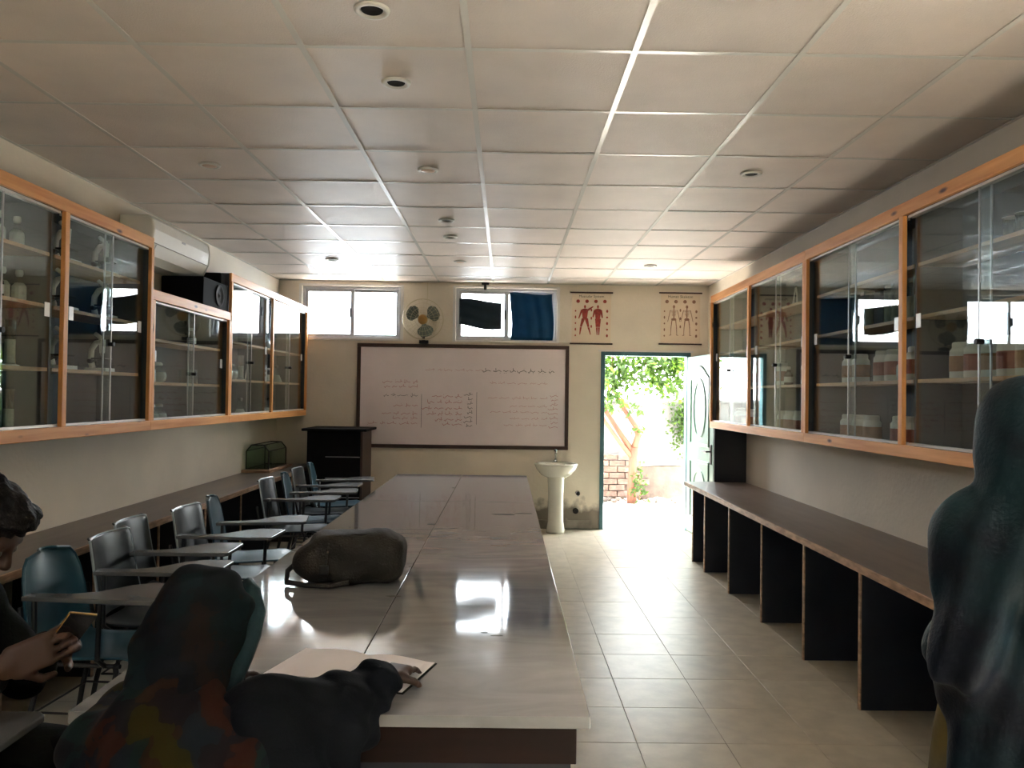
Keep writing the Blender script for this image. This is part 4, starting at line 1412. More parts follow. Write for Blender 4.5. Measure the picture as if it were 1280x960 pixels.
# ================================================================== LOOSE THINGS
# tablet-arm chairs: local +X is the way the sitter faces, tablet on the -Y side --------------
def shell(profile, width, th, rows, squareness, dish=0.03):
    """a bent plastic sheet swept along (x, z) profile points; width(t) half widths; rounded outline"""
    vs, fs = [], []
    n = len(profile)
    m = rows
    for s in (0, 1):
        for i, (x, z) in enumerate(profile):
            t = i / (n - 1)
            hw = width(t)
            a = profile[max(0, i - 1)]; b = profile[min(n - 1, i + 1)]
            d_ = Vector((b[0] - a[0], b[1] - a[1])).normalized()
            nn = Vector((-d_.y, d_.x))
            for j in range(m + 1):
                u = -1 + 2 * j / m
                curve = dish * (u * u)
                off = (s - 0.5) * th
                vs.append((x + nn.x * (off + curve * 0) + curve * abs(d_.y), u * hw, z + nn.y * off + curve * 0.35 * abs(d_.x)))
    n1 = n * (m + 1)
    for i in range(n - 1):
        for j in range(m):
            q = (i * (m + 1) + j, i * (m + 1) + j + 1, (i + 1) * (m + 1) + j + 1, (i + 1) * (m + 1) + j)
            fs += [q, tuple(n1 + t for t in q[::-1])]
    ed = [(i, 0) for i in range(n - 1)] + [(n - 1, j) for j in range(m)] + [(i, m) for i in range(n - 1, 0, -1)] + [(0, j) for j in range(m, 0, -1)]
    for a, b in zip(ed, ed[1:] + ed[:1]):
        A, B_ = a[0] * (m + 1) + a[1], b[0] * (m + 1) + b[1]
        fs.append((A, B_, n1 + B_, n1 + A))
    return MB().add(vs, fs)


def make_chair(kind, label):
    c = thing('tablet_arm_chair', label, 'chair')
    mat = 'chair_b' if kind == 'blue' else 'chair_k'
    if kind == 'blue':
        wb_ = lambda t: 0.195 * (1 - 0.50 * max(0, (t - .25) / .75) ** 2.2) * (1 if t < .93 else (0.85 if t < .99 else 0.55))
        bp = [(-0.19, 0.40), (-0.215, 0.46), (-0.23, 0.55), (-0.245, 0.64), (-0.26, 0.72), (-0.272, 0.775), (-0.28, 0.805), (-0.284, 0.82)]
    else:
        wb_ = lambda t: 0.190 * (1 - 0.06 * t) * (1 if t < .9 else (0.985 if t < .97 else 0.94))
        bp = [(-0.20, 0.47), (-0.215, 0.53), (-0.23, 0.60), (-0.245, 0.68), (-0.256, 0.745), (-0.264, 0.79), (-0.268, 0.806), (-0.274, 0.81)]
    b_ = part('backrest', shell(bp, wb_, 0.010, 10, 1), mat, c, smooth=True)
    md = b_.modifiers.new('round', 'BEVEL'); md.width = 0.004; md.segments = 2; md.limit_method = 'ANGLE'
    # rolled rim along the outline of the back
    rim = []
    n = len(bp)
    for i in range(n):
        rim.append((bp[i][0] + 0.03, -wb_(i / (n - 1)), bp[i][1]))
    for u in np.linspace(-1, 1, 9)[1:-1]:
        rim.append((bp[-1][0] + 0.03 * u * u, u * wb_(1), bp[-1][1] + .002))
    for i in range(n - 1, -1, -1):
        rim.append((bp[i][0] + 0.03, wb_(i / (n - 1)), bp[i][1]))
    part('back_rim', MB().tube(rim, 0.0065, 6), 'rim' if kind != 'blue' else mat, b_)
    sp_ = [(-0.20, 0.445), (-0.15, 0.43), (-0.05, 0.425), (0.08, 0.43), (0.17, 0.435), (0.205, 0.425), (0.222, 0.405)]
    s_ = part('seat', shell(sp_, lambda t: 0.178 + 0.008 * math.sin(math.pi * t) - (0.02 if t > .95 else 0), 0.010, 10, 1), mat, c, smooth=True)
    md = s_.modifiers.new('round', 'BEVEL'); md.width = 0.004; md.segments = 2; md.limit_method = 'ANGLE'
    r_ = 0.011
    for sy in (-1, 1):
        part('leg', MB().tube([(0.14, sy * 0.165, 0.415), (0.17, sy * 0.172, 0.2), (0.19, sy * 0.178, 0.0)], r_, 8), 'steel', c)
        part('leg', MB().tube([(-0.15, sy * 0.165, 0.415), (-0.20, sy * 0.172, 0.2), (-0.235, sy * 0.178, 0.0)], r_, 8), 'steel', c)
        part('seat_rail', MB().tube([(0.16, sy * 0.165, 0.408), (-0.18, sy * 0.165, 0.408), (-0.235, sy * .155, .50), (-0.262, sy * .15, .62)], 0.009, 8), 'steel', c)
    part('book_rack', MB().tube([(0.16, -0.168, 0.22), (-0.18, -0.168, 0.22), (-0.18, 0.168, 0.22), (0.16, 0.168, 0.22)], 0.005, 6, closed=True), 'steel', c)
    part('arm_post', MB().tube([(0.10, -0.17, 0.41), (0.10, -0.222, 0.45), (0.11, -0.226, 0.672)], 0.010, 8), 'steel', c)
    part('arm_post', MB().tube([(-0.14, -0.17, 0.41), (-0.15, -0.222, 0.45), (-0.15, -0.226, 0.672)], 0.010, 8), 'steel', c)
    poly = [(-0.18, -0.262), (0.02, -0.268), (0.20, -0.275), (0.33, -0.27), (0.345, -0.25), (0.345, -0.01), (0.325, 0.01), (0.20, 0.01), (0.13, -0.04), (0.06, -0.155), (-0.02, -0.195), (-0.18, -0.203)]
    part('writing_tablet', MB().prism(poly, 'Z', 0.676, 0.694), 'tablet', c, 0.004)
    return c


CH = [  # kind, x, y, turn (deg), label
    ('charcoal', -1.45, 1.93, 0, 'charcoal tablet-arm chair occupied by the person holding a phone'),
    ('blue', -1.63, 3.25, -4, 'blue round-backed tablet-arm chair nearest of the empty row'),
    ('charcoal', -1.60, 3.69, 0, 'charcoal tablet-arm chair beside the nearest blue chair'),
    ('charcoal', -1.70, 4.11, 2, 'charcoal tablet-arm chair pushed back hardest against the counter'),
    ('charcoal', -1.60, 4.56, -2, 'charcoal tablet-arm chair just before the gap, next to a teal chair'),
    ('blue', -1.60, 5.03, 10, 'teal tablet-arm chair in the middle of the row, before the gap'),
    ('charcoal', -1.60, 6.08, 0, 'charcoal tablet-arm chair just past the gap in the row'),
    ('blue', -1.56, 6.52, 8, 'bright blue tablet-arm chair third from the far end of the row'),
    ('charcoal', -1.60, 6.98, 0, 'charcoal tablet-arm chair second from the far end of the row'),
    ('blue', -1.58, 7.46, 8, 'teal tablet-arm chair at the far end beside the black lectern'),
    ('charcoal', -0.63, 1.38, 90, 'charcoal tablet-arm chair under the seated person in the floral shawl'),
]
protos = {}
for kind, x, y, a, lb in CH:
    if kind not in protos:
        protos[kind] = make_chair(kind, lb)
        protos[kind].location = (x, y, 0); protos[kind].rotation_euler = (0, 0, math.radians(a))
        protos[kind]['group'] = 'tablet-arm chairs'
    else:
        copy_tree(protos[kind], (x, y, 0), math.radians(a), lb, 'tablet-arm chairs')

# bag on the table ---------------------------------------------------------------------------
bg_ = thing('canvas_bag', 'dark soft canvas bag lying on the marble table', 'bag', (-0.59, 3.1, TZ), w=True)
s = SDF((-0.86, 2.86, TZ - 0.02), (-0.32, 3.36, TZ + 0.24), 0.006)
s.rbox((-0.575, 3.09, TZ + 0.092), (0.185, 0.115, 0.088), 0.06, None, 0.03)
s.ell((-0.74, 3.07, TZ + 0.075), (0.075, 0.10, 0.072), None, 0.04)
s.ell((-0.47, 3.08, TZ + 0.105), (0.085, 0.115, 0.080), None, 0.04)
s.ell((-0.60, 3.10, TZ + 0.15), (0.12, 0.10, 0.035), None, 0.05)
s.warp(lambda X, Y, Z: 0.006 * np.sin(X * 24 + Z * 21) * np.sin(Y * 17 + Z * 22) + 0.0025 * np.sin(X * 45 - Z * 60 + 1.3) + 0.001 * np.sin(X * 100 + Y * 60))
s.cut(lambda X, Y, Z: (TZ + 0.001) - Z)
body = sdf_part('bag_body', s, 'bag', bg_, 1)
part('seam_band', MB().tube([(-0.672, 2.985, TZ + 0.03), (-0.668, 2.962, TZ + 0.075), (-0.665, 2.972, TZ + 0.125), (-0.66, 3.02, TZ + 0.165), (-0.655, 3.09, TZ + 0.182)], 0.006, 6), 'strap', bg_)
part('zip_strip', MB().tube([(-0.78, 3.05, TZ + 0.12), (-0.70, 3.03, TZ + 0.158), (-0.58, 3.03, TZ + 0.188), (-0.46, 3.04, TZ + 0.184), (-0.40, 3.06, TZ + 0.15)], 0.005, 6), 'strap', bg_)
part('shoulder_strap', MB().tube([(-0.79, 3.05, TZ + 0.085), (-0.825, 3.02, TZ + 0.05), (-0.82, 2.985, TZ + 0.014), (-0.74, 2.955, TZ + 0.012), (-0.65, 2.945, TZ + 0.011), (-0.58, 2.965, TZ + 0.02)], 0.010, 7), 'strap', bg_)
part('buckle', MB().box(-0.69, -0.655, 2.952, 2.964, TZ + 0.05, TZ + 0.085), 'black', bg_, 0.003)

# papers ----------------------------------------------------------------------------------
Rz = Matrix.Translation((-0.40, 2.085, TZ)) @ Matrix.Rotation(math.radians(-16), 4, 'Z')
pp = thing('open_notebook', 'pale open notebook under the arm of the person in the floral shawl', 'notebook', (-0.40, 2.085, TZ), w=True)
part('cover', MB().box(-0.20, 0.20, -0.115, 0.115, 0.001, 0.003).xf(Rz), 'dark_wear', pp)
for sgn in (-1, 1):
    vs = []
    for i in range(9):
        t = i / 8
        x = sgn * 0.195 * t
        zt = 0.006 + 0.010 * math.sin(math.pi * min(1, t * 1.15)) * (1 - .5 * t)
        vs += [(x, -0.11, 0.0035), (x, 0.11, 0.0035), (x, 0.11, zt), (x, -0.11, zt)]
    fs = [(0, 1, 2, 3), (32, 33, 34, 35)]
    for i in range(8):
        for k in range(4):
            fs.append((i * 4 + k, i * 4 + (k + 1) % 4, (i + 1) * 4 + (k + 1) % 4, (i + 1) * 4 + k))
    part('page_block', MB().add(vs, fs).xf(Rz), 'note', pp, smooth=False)
for x, y, rx, ry in ((-0.055, 2.43, .010, .007), (-0.015, 2.40, .018, .006), (-0.395, 2.85, .03, .012), (-0.41, 4.45, .03, .02), (-0.40, 6.2, .02, .02), (0.0, 4.85, .07, .02), (0.12, 4.9, .05, .015), (-0.395, 3.35, .008, .015)):
    gg = random.Random(int(x * 1000) + 5)
    pts = [(x + rx * gg.uniform(.6, 1.2) * math.cos(a), y + ry * gg.uniform(.6, 1.2) * math.sin(a)) for a in np.linspace(0, 2 * math.pi, 12)[:-1]]
    part('stone_chip', MB().prism(pts, 'Z', TZ + .0004, TZ + .0010), 'stain', tb)


# ------------------------------------------------------------------ contents of the cabinets
def jar(kind):
    mb = {}
    if kind == 'red' or kind == 'orange':
        r, h = (.052, .17) if kind == 'red' else (.05, .165)
        mb['body'] = (MB().lathe([(r * .9, 0), (r, .006), (r, h * .78), (r * .82, h * .86), (r * .72, h * .88)], n=18), 'white')
        mb['label'] = (MB().lathe([(r + .0008, h * .2), (r + .0012, h * .22), (r + .0012, h * .62), (r + .0008, h * .64)], n=18), 'lab_red' if kind == 'red' else 'lab_or')
        mb['lid'] = (MB().lathe([(r * .80, h * .87), (r * .80, h), (r * .7, h + .006)], n=18), 'lid_w')
    elif kind == 'bottle':
        mb['body'] = (MB().lathe([(.03, 0), (.034, .004), (.034, .085), (.014, .11), (.013, .135)], n=14), 'jarglass')
        mb['contents'] = (MB().lathe([(.029, .003), (.0325, .006), (.0325, .078), (.02, .095)], n=12), 'lid_w')
        mb['stopper'] = (MB().lathe([(.0135, .128), (.018, .14), (.016, .16)], n=12), 'lid_w')
    elif kind == 'amber':
        mb['body'] = (MB().lathe([(.028, 0), (.032, .004), (.032, .08), (.013, .10), (.013, .12)], n=14), 'amber')
        mb['label'] = (MB().lathe([(.0326, .02), (.033, .022), (.033, .062), (.0326, .064)], n=14), 'lid_w')
        mb['cap'] = (MB().lathe([(.0135, .116), (.017, .118), (.017, .138), (.008, .14)], n=12), 'lid_w')
    elif kind == 'tall':
        mb['cylinder'] = (MB().lathe([(.026, .012), (.026, .22), (.029, .225), (.027, .225), (.0245, .22), (.0245, .016), (.002, .015)], n=16), 'jarglass')
        mb['foot'] = (MB().lathe([(.042, 0), (.042, .006), (.026, .0115)], n=16), 'lid_w')
        mb['contents'] = (MB().lathe([(.022, .017), (.0235, .02), (.0235, .13)], n=12), 'lid_w')
    elif kind == 'flask':
        mb['body'] = (MB().lathe([(.05, 0), (.058, .006), (.05, .04), (.02, .10), (.018, .15), (.022, .153)], n=18), 'jarglass')
        mb['contents'] = (MB().lathe([(.048, .003), (.056, .007), (.048, .039), (.03, .075)], n=16), 'lid_w')
        mb['stopper'] = (MB().lathe([(.017, .148), (.02, .165), (.018, .175)], n=12), 'black')
    elif kind == 'round':
        mb['body'] = (MB().lathe([(.03, 0), (.05, .015), (.058, .045), (.05, .075), (.025, .092), (.022, .115), (.026, .118)], n=18), 'jarglass')
        mb['contents'] = (MB().lathe([(.028, .003), (.046, .013), (.055, .043), (.048, .070)], n=16), 'lid_w')
        mb['lid'] = (MB().lathe([(.027, .118), (.027, .130), (.018, .138)], n=14), 'lid_w')
    elif kind == 'beaker':
        mb['glass'] = (MB().lathe([(.04, 0), (.042, .004), (.042, .10), (.046, .106), (.043, .106), (.039, .1), (.039, .006), (.002, .005)], n=18), 'jarglass')
        mb['graduations'] = (MB().box(-.043, -.0422, -.012, .012, .03, .034).box(-.043, -.0422, -.012, .012, .05, .054).box(-.043, -.0422, -.012, .012, .07, .074), 'lid_w')
    elif kind == 'dish':
        mb['bowl'] = (MB().lathe([(.03, 0), (.05, .008), (.065, .035), (.062, .035), (.048, .012), (.002, .006)], n=20), 'ceramic')
        mb['lip'] = (MB().lathe([(.064, .034), (.067, .037), (.062, .0385), (.0615, .036)], n=20), 'ceramic')
    elif kind == 'box':
        mb['carton'] = (MB().box(-.06, .06, -.085, .085, 0, .15), 'note')
        mb['printed_label'] = (MB().box(.0601, .0608, -.05, .05, .05, .075).box(.0601, .0608, -.05, .05, .09, .115), 'print_k')
        mb['lid'] = (MB().box(-.0615, .0615, -.0865, .0865, .1505, .16), 'lid_w')
    elif kind == 'microscope':
        mb['base'] = (MB().box(-.07, .10, -.075, .075, 0, .03), 'microscope')
        mb['arm'] = (MB().tube([(-.045, 0, .03), (-.06, 0, .10), (-.055, 0, .18), (-.02, 0, .235), (.02, 0, .245)], [.024, .022, .022, .022, .02], 10), 'microscope')
        mb['stage'] = (MB().box(-.03, .085, -.06, .06, .10, .112), 'black')
        mb['tube'] = (MB().tube([(.03, 0, .15), (.03, 0, .235), (.03, 0, .262)], [.02, .024, .026], 12), 'microscope')
        mb['objective'] = (MB().tube([(.03, 0, .122), (.03, 0, .15)], [.008, .014], 10), 'chrome')
        mb['eyepiece'] = (MB().tube([(.03, 0, .262), (.0, 0, .29), (-.03, 0, .312)], [.02, .015, .016], 10), 'microscope')
        mb['focus_knob'] = (MB().tube([(-.05, -.048, .085), (-.05, .048, .085)], .018, 12), 'black')
    elif kind == 'tumbler':
        mb['glass'] = (MB().lathe([(.026, 0), (.028, .004), (.034, .10), (.032, .10), (.026, .006), (.002, .005)], n=14), 'jarglass')
        mb['rim'] = (MB().lathe([(.0335, .099), (.0352, .101), (.0335, .103), (.032, .101)], n=14), 'lid_w')
    elif kind == 'rack':
        mb['frame'] = (MB().box(-.03, .03, -.10, .10, 0, .01).box(-.03, .03, -.10, .10, .055, .062).box(-.03, .03, -.10, -.092, .0105, .0545).box(-.03, .03, .092, .10, .0105, .0545), 'shelf')
        t = MB()
        for k in range(6):
            t.lathe([(.002, .0105), (.008, .016), (.009, .14), (.0105, .142)], (0, -.075 + .03 * k, 0), 10)
        mb['test_tubes'] = (t, 'jarglass')
    elif kind == 'tongs':
        mb['blade'] = (MB().tube([(0, -.06, .006), (.0, -.02, .10), (.0, .0, .14)], .006, 6), 'lid_w')
        mb['hinge'] = (MB().tube([(-.008, .004, .148), (.008, .004, .148)], .008, 8), 'chrome')
        mb['second_blade'] = (MB().tube([(0, .035, .006), (.0, .025, .10), (.0, .008, .14)], .006, 6), 'lid_w')
    return mb


KIND = {'red': ('plastic_jar', 'jar', 'white plastic jar with red label'), 'orange': ('plastic_jar', 'jar', 'white plastic jar with orange label'),
        'bottle': ('reagent_bottle', 'bottle', 'small clear reagent bottle'), 'amber': ('amber_bottle', 'bottle', 'brown bottle'),
        'tall': ('glass_cylinder', 'cylinder', 'tall clear glass cylinder'), 'flask': ('conical_flask', 'flask', 'clear conical flask'),
        'round': ('round_jar', 'jar', 'rounded pale glass jar'), 'beaker': ('glass_beaker', 'beaker', 'clear glass beaker'),
        'dish': ('ceramic_dish', 'dish', 'shallow white dish'), 'box': ('paper_carton', 'box', 'pale carton with dark print'),
        'microscope': ('microscope', 'microscope', 'off-white microscope'), 'tumbler': ('glass_tumbler', 'tumbler', 'clear glass tumbler'),
        'rack': ('test_tube_rack', 'rack', 'test tube rack'), 'tongs': ('tongs', 'tongs', 'pair of pale tongs')}
proto_i = {}


def put(kind, loc, rz, label, group):
    nm, cat, _ = KIND[kind]
    if kind not in proto_i:
        r = thing(nm, label, cat, loc, rz, group)
        for pn_, (m, mt) in jar(kind).items():
            if kind == 'microscope':
                m.xf(Matrix.Scale(0.73, 4))
            part(pn_, m, mt, r, smooth=(mt in ('jarglass', 'white', 'ceramic') and kind not in ('box',)), bevel=0.003 if kind in ('microscope', 'box') else 0)
        proto_i[kind] = r
        return r
    return copy_tree(proto_i[kind], loc, rz, label, group)


def shelf_row(side, where, z, items, ref):
    """items: list of (kind, y, dx) ordered from the back-wall end; dx measured back from the cabinet front"""
    cnt = {}
    for k, y, dx in items:
        cnt[k] = cnt.get(k, 0) + 1
    seen = {}
    for k, y, dx in items:
        x = (LF - dx) if side == 'L' else (RF + dx)
        desc = KIND[k][2]
        i = seen.get(k, 0); seen[k] = i + 1
        if cnt[k] == 1:
            lb = '%s on %s' % (desc, where)
        else:
            lb = '%s, %s from %s, %s' % (desc, ORD[i], ref, where)
        put(k, (x, y, z + 0.0005), 0.0 if side == 'L' else math.pi, lb, '%s in the %s cabinets' % (KIND[k][1] + 's', 'left' if side == 'L' else 'right'))


B0 = 1.235 + .02
RB = 1.205 + .02
rows = [
    # left, nearest bay
    ('L', 'top shelf, nearest left bay', 2.165, [('bottle', 3.85, .19), ('bottle', 3.72, .2), ('bottle', 3.60, .18)], 'far end'),
    ('L', 'third shelf, nearest left bay', 1.905, [('bottle', 3.86, .18), ('bottle', 3.76, .2), ('amber', 3.67, .17), ('bottle', 3.55, .2), ('bottle', 3.42, .18)], 'far end'),
    ('L', 'second shelf, nearest left bay', 1.59, [('tall', 3.80, .18), ('tall', 3.69, .18), ('tall', 3.59, .18)], 'far end'),
    ('L', 'bottom, nearest left bay', B0, [('tall', 3.80, .18), ('tall', 3.69, .2), ('tall', 3.59, .18), ('tall', 3.50, .18)], 'far end'),
    # left, microscope bay
    ('L', 'top shelf of the microscope bay', 2.165, [('microscope', 4.68, .20), ('microscope', 4.27, .20)], 'far end'),
    ('L', 'third shelf of the microscope bay', 1.905, [('microscope', 4.68, .20), ('microscope', 4.25, .20)], 'far end'),
    ('L', 'second shelf of the microscope bay', 1.59, [('microscope', 4.66, .20), ('microscope', 4.25, .20)], 'far end'),
    ('L', 'bottom of the microscope bay', B0, [('dish', 4.70, .18), ('dish', 4.42, .18), ('dish', 4.12, .16)], 'far end'),
    # low cabinet
    ('L', 'top shelf of the low left cabinet', 1.824, [('amber', 5.98, .18), ('bottle', 5.26, .18), ('amber', 5.18, .17), ('bottle', 5.10, .18)], 'far end'),
    ('L', 'middle shelf of the low left cabinet', 1.54, [('beaker', 6.0, .18), ('beaker', 5.86, .18), ('round', 5.42, .18), ('bottle', 5.28, .17), ('bottle', 5.18, .18), ('bottle', 5.08, .17)], 'far end'),
    ('L', 'bottom of the low left cabinet', B0, [('dish', 5.98, .17), ('dish', 5.74, .17), ('round', 5.44, .18), ('round', 5.32, .18), ('round', 5.20, .18), ('round', 5.07, .18)], 'far end'),
    # far left bays
    ('L', 'middle shelf, second left bay from whiteboard', 1.59, [('tongs', 7.25, .17), ('tall', 7.1, .18), ('round', 6.86, .18), ('round', 6.74, .18), ('round', 6.62, .18), ('box', 6.47, .2)], 'far end'),
    ('L', 'bottom, second left bay from whiteboard', B0, [('flask', 7.1, .18), ('dish', 6.6, .17)], 'far end'),
    ('L', 'top shelf, left bay nearest the whiteboard', 1.91, [('flask', 7.85, .18)], 'far end'),
    ('L', 'middle shelf, left bay nearest the whiteboard', 1.59, [('flask', 8.2, .18), ('round', 7.9, .18), ('box', 7.66, .2)], 'far end'),
    ('L', 'bottom, left bay nearest the whiteboard', B0, [('flask', 7.9, .18), ('round', 7.7, .18)], 'far end'),
    # right cabinets
    ('R', 'second shelf, right bay nearest the door', 1.59, [('bottle', 7.2, .17), ('bottle', 7.05, .17), ('red', 6.6, .18)], 'door'),
    ('R', 'bottom, right bay nearest the door', RB, [('red', 7.1, .18), ('orange', 6.7, .18)], 'door'),
    ('R', 'top shelf, second right bay', 2.165, [('tongs', 5.75, .17)], 'door'),
    ('R', 'second shelf, second right bay', 1.59, [('red', 6.05, .18), ('amber', 5.88, .17), ('orange', 5.52, .18), ('orange', 5.36, .18)], 'door'),
    ('R', 'bottom, second right bay', RB, [('orange', 6.0, .18), ('red', 5.85, .18), ('red', 5.66, .18), ('orange', 5.48, .18)], 'door'),
    ('R', 'third shelf, third right bay', 1.905, [('tall', 4.78, .18), ('tall', 4.60, .18), ('tall', 4.36, .18), ('tall', 4.28, .18), ('tall', 4.20, .18), ('tall', 4.12, .18), ('tall', 4.04, .18)], 'door'),
    ('R', 'second shelf, third right bay', 1.59, [('orange', 4.84, .18), ('orange', 4.70, .18), ('red', 4.42, .18), ('red', 4.29, .18), ('bottle', 4.18, .17), ('red', 4.06, .18), ('red', 3.95, .18)], 'door'),
    ('R', 'bottom, third right bay', RB, [('orange', 4.86, .18), ('orange', 4.70, .18), ('orange', 4.55, .18), ('red', 4.22, .18), ('red', 4.10, .18), ('red', 3.97, .18)], 'door'),
    ('R', 'top shelf, right bay nearest the camera', 2.165, [('tumbler', 3.30 - .085 * i, .18) for i in range(7)], 'door'),
    ('R', 'second shelf, right bay nearest the camera', 1.59, [('orange', 3.66, .18), ('red', 3.54, .18), ('orange', 3.42, .18), ('red', 3.30, .18), ('orange', 3.18, .18), ('red', 3.06, .18), ('orange', 2.94, .18)], 'door'),
    ('R', 'bottom, right bay nearest the camera', RB, [('round', 3.40, .18), ('round', 3.24, .18)], 'door'),
]
for sd, wh, z, it, ref in rows:
    shelf_row(sd, wh, z, it, ref)
# ================================================================== PEOPLE
def frame_of(fwd, upv):
    f = Vector(fwd).normalized(); u = Vector(upv)
    r = f.cross(u).normalized(); u = r.cross(f).normalized()
    return Matrix(((r.x, f.x, u.x), (r.y, f.y, u.y), (r.z, f.z, u.z)))      # columns: right, forward, up


def head(s, c, R, sc=1.0, hair_only=False):
    """head about 0.23 high, local right/forward/up"""
    T = lambda x, y, z: tuple(Vector(c) + R @ Vector((x * sc, y * sc, z * sc)))
    Rn = np.array(R)
    E_ = lambda p, r, k, sub=False: s.ell(T(*p), tuple(x * sc for x in r), Rn, k, sub)
    E_((0, -.012, .03), (.076, .095, .085), .02)
    E_((0, .03, -.03), (.060, .062, .082), .03)
    s.cap(T(0, .05, -.085), T(0, .068, -.096), .030 * sc, .022 * sc, .03)
    s.cap(T(-.036, .078, .022), T(.036, .078, .022), .013 * sc, None, .015)
    for sg in (-1, 1):
        E_((sg * .031, .092, .001), (.017, .012, .012), .008, True)
        s.ell(T(sg * .031, .080, .0), (.0125 * sc,) * 3, None, .003)
        E_((sg * .077, -.006, -.006), (.011, .022, .033), .008)
        E_((sg * .036, .066, -.03), (.02, .018, .02), .02)
        s.ell(T(sg * .009, .098, -.030), (.008 * sc,) * 3, None, .006)
    s.cap(T(0, .088, .012), T(0, .108, -.028), .008 * sc, .0125 * sc, .012)
    s.cap(T(-.019, .084, -.057), T(.019, .084, -.057), .0075 * sc, None, .006)
    s.cap(T(-.017, .083, -.070), T(.017, .083, -.070), .0085 * sc, None, .006)


def hand(s, wrist, d, n, thumb_side, curl, sc=1.0):
    """palm along d, palm facing n, thumb on thumb_side*(d x n); curl 0..1"""
    d = Vector(d).normalized(); n = Vector(n); n = (n - d * n.dot(d)).normalized()
    t = d.cross(n) * thumb_side
    w = Vector(wrist)
    R = np.array(Matrix(((d.x, t.x, n.x), (d.y, t.y, n.y), (d.z, t.z, n.z))))
    s.rbox(tuple(w + d * .05 * sc), (.048 * sc, .040 * sc, .015 * sc), .013 * sc, R, .012)
    for i, (off, L_) in enumerate(((.029, .072), (.0095, .080), (-.0105, .075), (-.029, .060))):
        p = w + d * .092 * sc + t * off * sc
        ang = 0
        for k, (fr_, rad) in enumerate(((.45, .0088), (.32, .008), (.23, .0072))):
            ang += curl * (55, 60, 40)[k] * math.pi / 180
            q = p + (d * math.cos(ang) + n * math.sin(ang)) * L_ * fr_ * sc
            s.cap(tuple(p), tuple(q), rad * sc, rad * .92 * sc, .004)
            p = q
    b = w + d * .028 * sc + t * .032 * sc
    m1 = b + (d * .55 + t * .65 + n * .35).normalized() * .042 * sc
    m2 = m1 + (d * .75 + t * .15 + n * .55).normalized() * .032 * sc
    s.cap(tuple(b), tuple(m1), .013 * sc, .0105 * sc, .010)
    s.cap(tuple(m1), tuple(m2), .010 * sc, .0085 * sc, .004)


# ---- person holding a phone, sitting at the left edge, facing the table ---------------------
per = thing('person', 'person in dark clothes bent over a phone, seated at left edge', 'person', (-1.45, 1.93, 0), w=True)
PY = 1.93
hc = (-1.285, PY, 1.135)
Rh = frame_of((0.80, 0.02, -0.60), (0.60, 0, 0.80))
s = SDF((-1.75, 1.55, 0.0), (-0.85, 2.35, 1.32), 0.006)
head(s, hc, Rh)
s.cap((-1.32, PY, 1.07), (-1.40, PY, 0.96), .055, .06, .03)
s.cap((-1.41, PY, 0.90), (-1.49, PY, 0.60), .12, .125, .05)
s.cap((-1.41, PY - .15, 0.91), (-1.41, PY + .15, 0.91), .06, .06, .05)
s.cap((-1.50, PY - .09, 0.53), (-1.50, PY + .09, 0.53), .095, .095, .05)
WR = {-1: Vector((-1.155, PY - .085, 0.835)), 1: Vector((-1.135, PY + .075, 0.835))}
EL = {-1: Vector((-1.30, PY - .20, 0.725)), 1: Vector((-1.29, PY + .21, 0.715))}
for sg in (-1, 1):
    s.cap((-1.41, PY + sg * .19, 0.90), tuple(EL[sg]), .052, .042, .03)
    s.cap(tuple(EL[sg]), tuple(WR[sg]), .041, .027, .02)
    s.cap((-1.47, PY + sg * .10, 0.525), (-1.10, PY + sg * .13, 0.52), .078, .055, .04)
    s.cap((-1.10, PY + sg * .13, 0.52), (-1.14, PY + sg * .13, 0.09), .053, .035, .03)
    s.cap((-1.15, PY + sg * .13, 0.045), (-0.98, PY + sg * .14, 0.035), .036, .030, .03)
PH = Vector((-1.055, PY - .005, 0.875))
hand(s, WR[-1], PH + Vector((0, -.03, 0)) - WR[-1], (0.15, 1, 0.1), -1, .55)
hand(s, WR[1], PH + Vector((0, .03, 0)) - WR[1], (0.15, -1, 0.1), 1, .55)
bd = sdf_part('body', s, 'skin', per, 1)
# hair
s = SDF((-1.46, 1.78, 1.0), (-1.12, 2.08, 1.32), 0.005)
T = lambda x, y, z: tuple(Vector(hc) + Rh @ Vector((x, y, z)))
Rn = np.array(Rh)
s.ell(T(0, -.022, .045), (.089, .104, .092), Rn, .02)
s.ell(T(0, -.070, -.01), (.076, .055, .075), Rn, .03)
s.ell(T(0, .06, .085), (.06, .045, .04), Rn, .03)
s.ell(T(0, .085, -.035), (.10, .07, .085), Rn, .012, True)
for sg in (-1, 1):
    s.ell(T(sg * .085, .0, -.015), (.03, .03, .045), Rn, .01, True)
s.warp(lambda X, Y, Z: 0.0035 * np.sin(X * 170 + Z * 60) * np.sin(Y * 150) + 0.003 * np.sin(Z * 190 + X * 80))
sdf_part('hair', s, 'hair', per, 1)
# eyes
for sg in (-1, 1):
    part('eye', MB().ball(T(sg * .031, .0825, .0), .0115, 10, 8), 'eye', per, smooth=True)
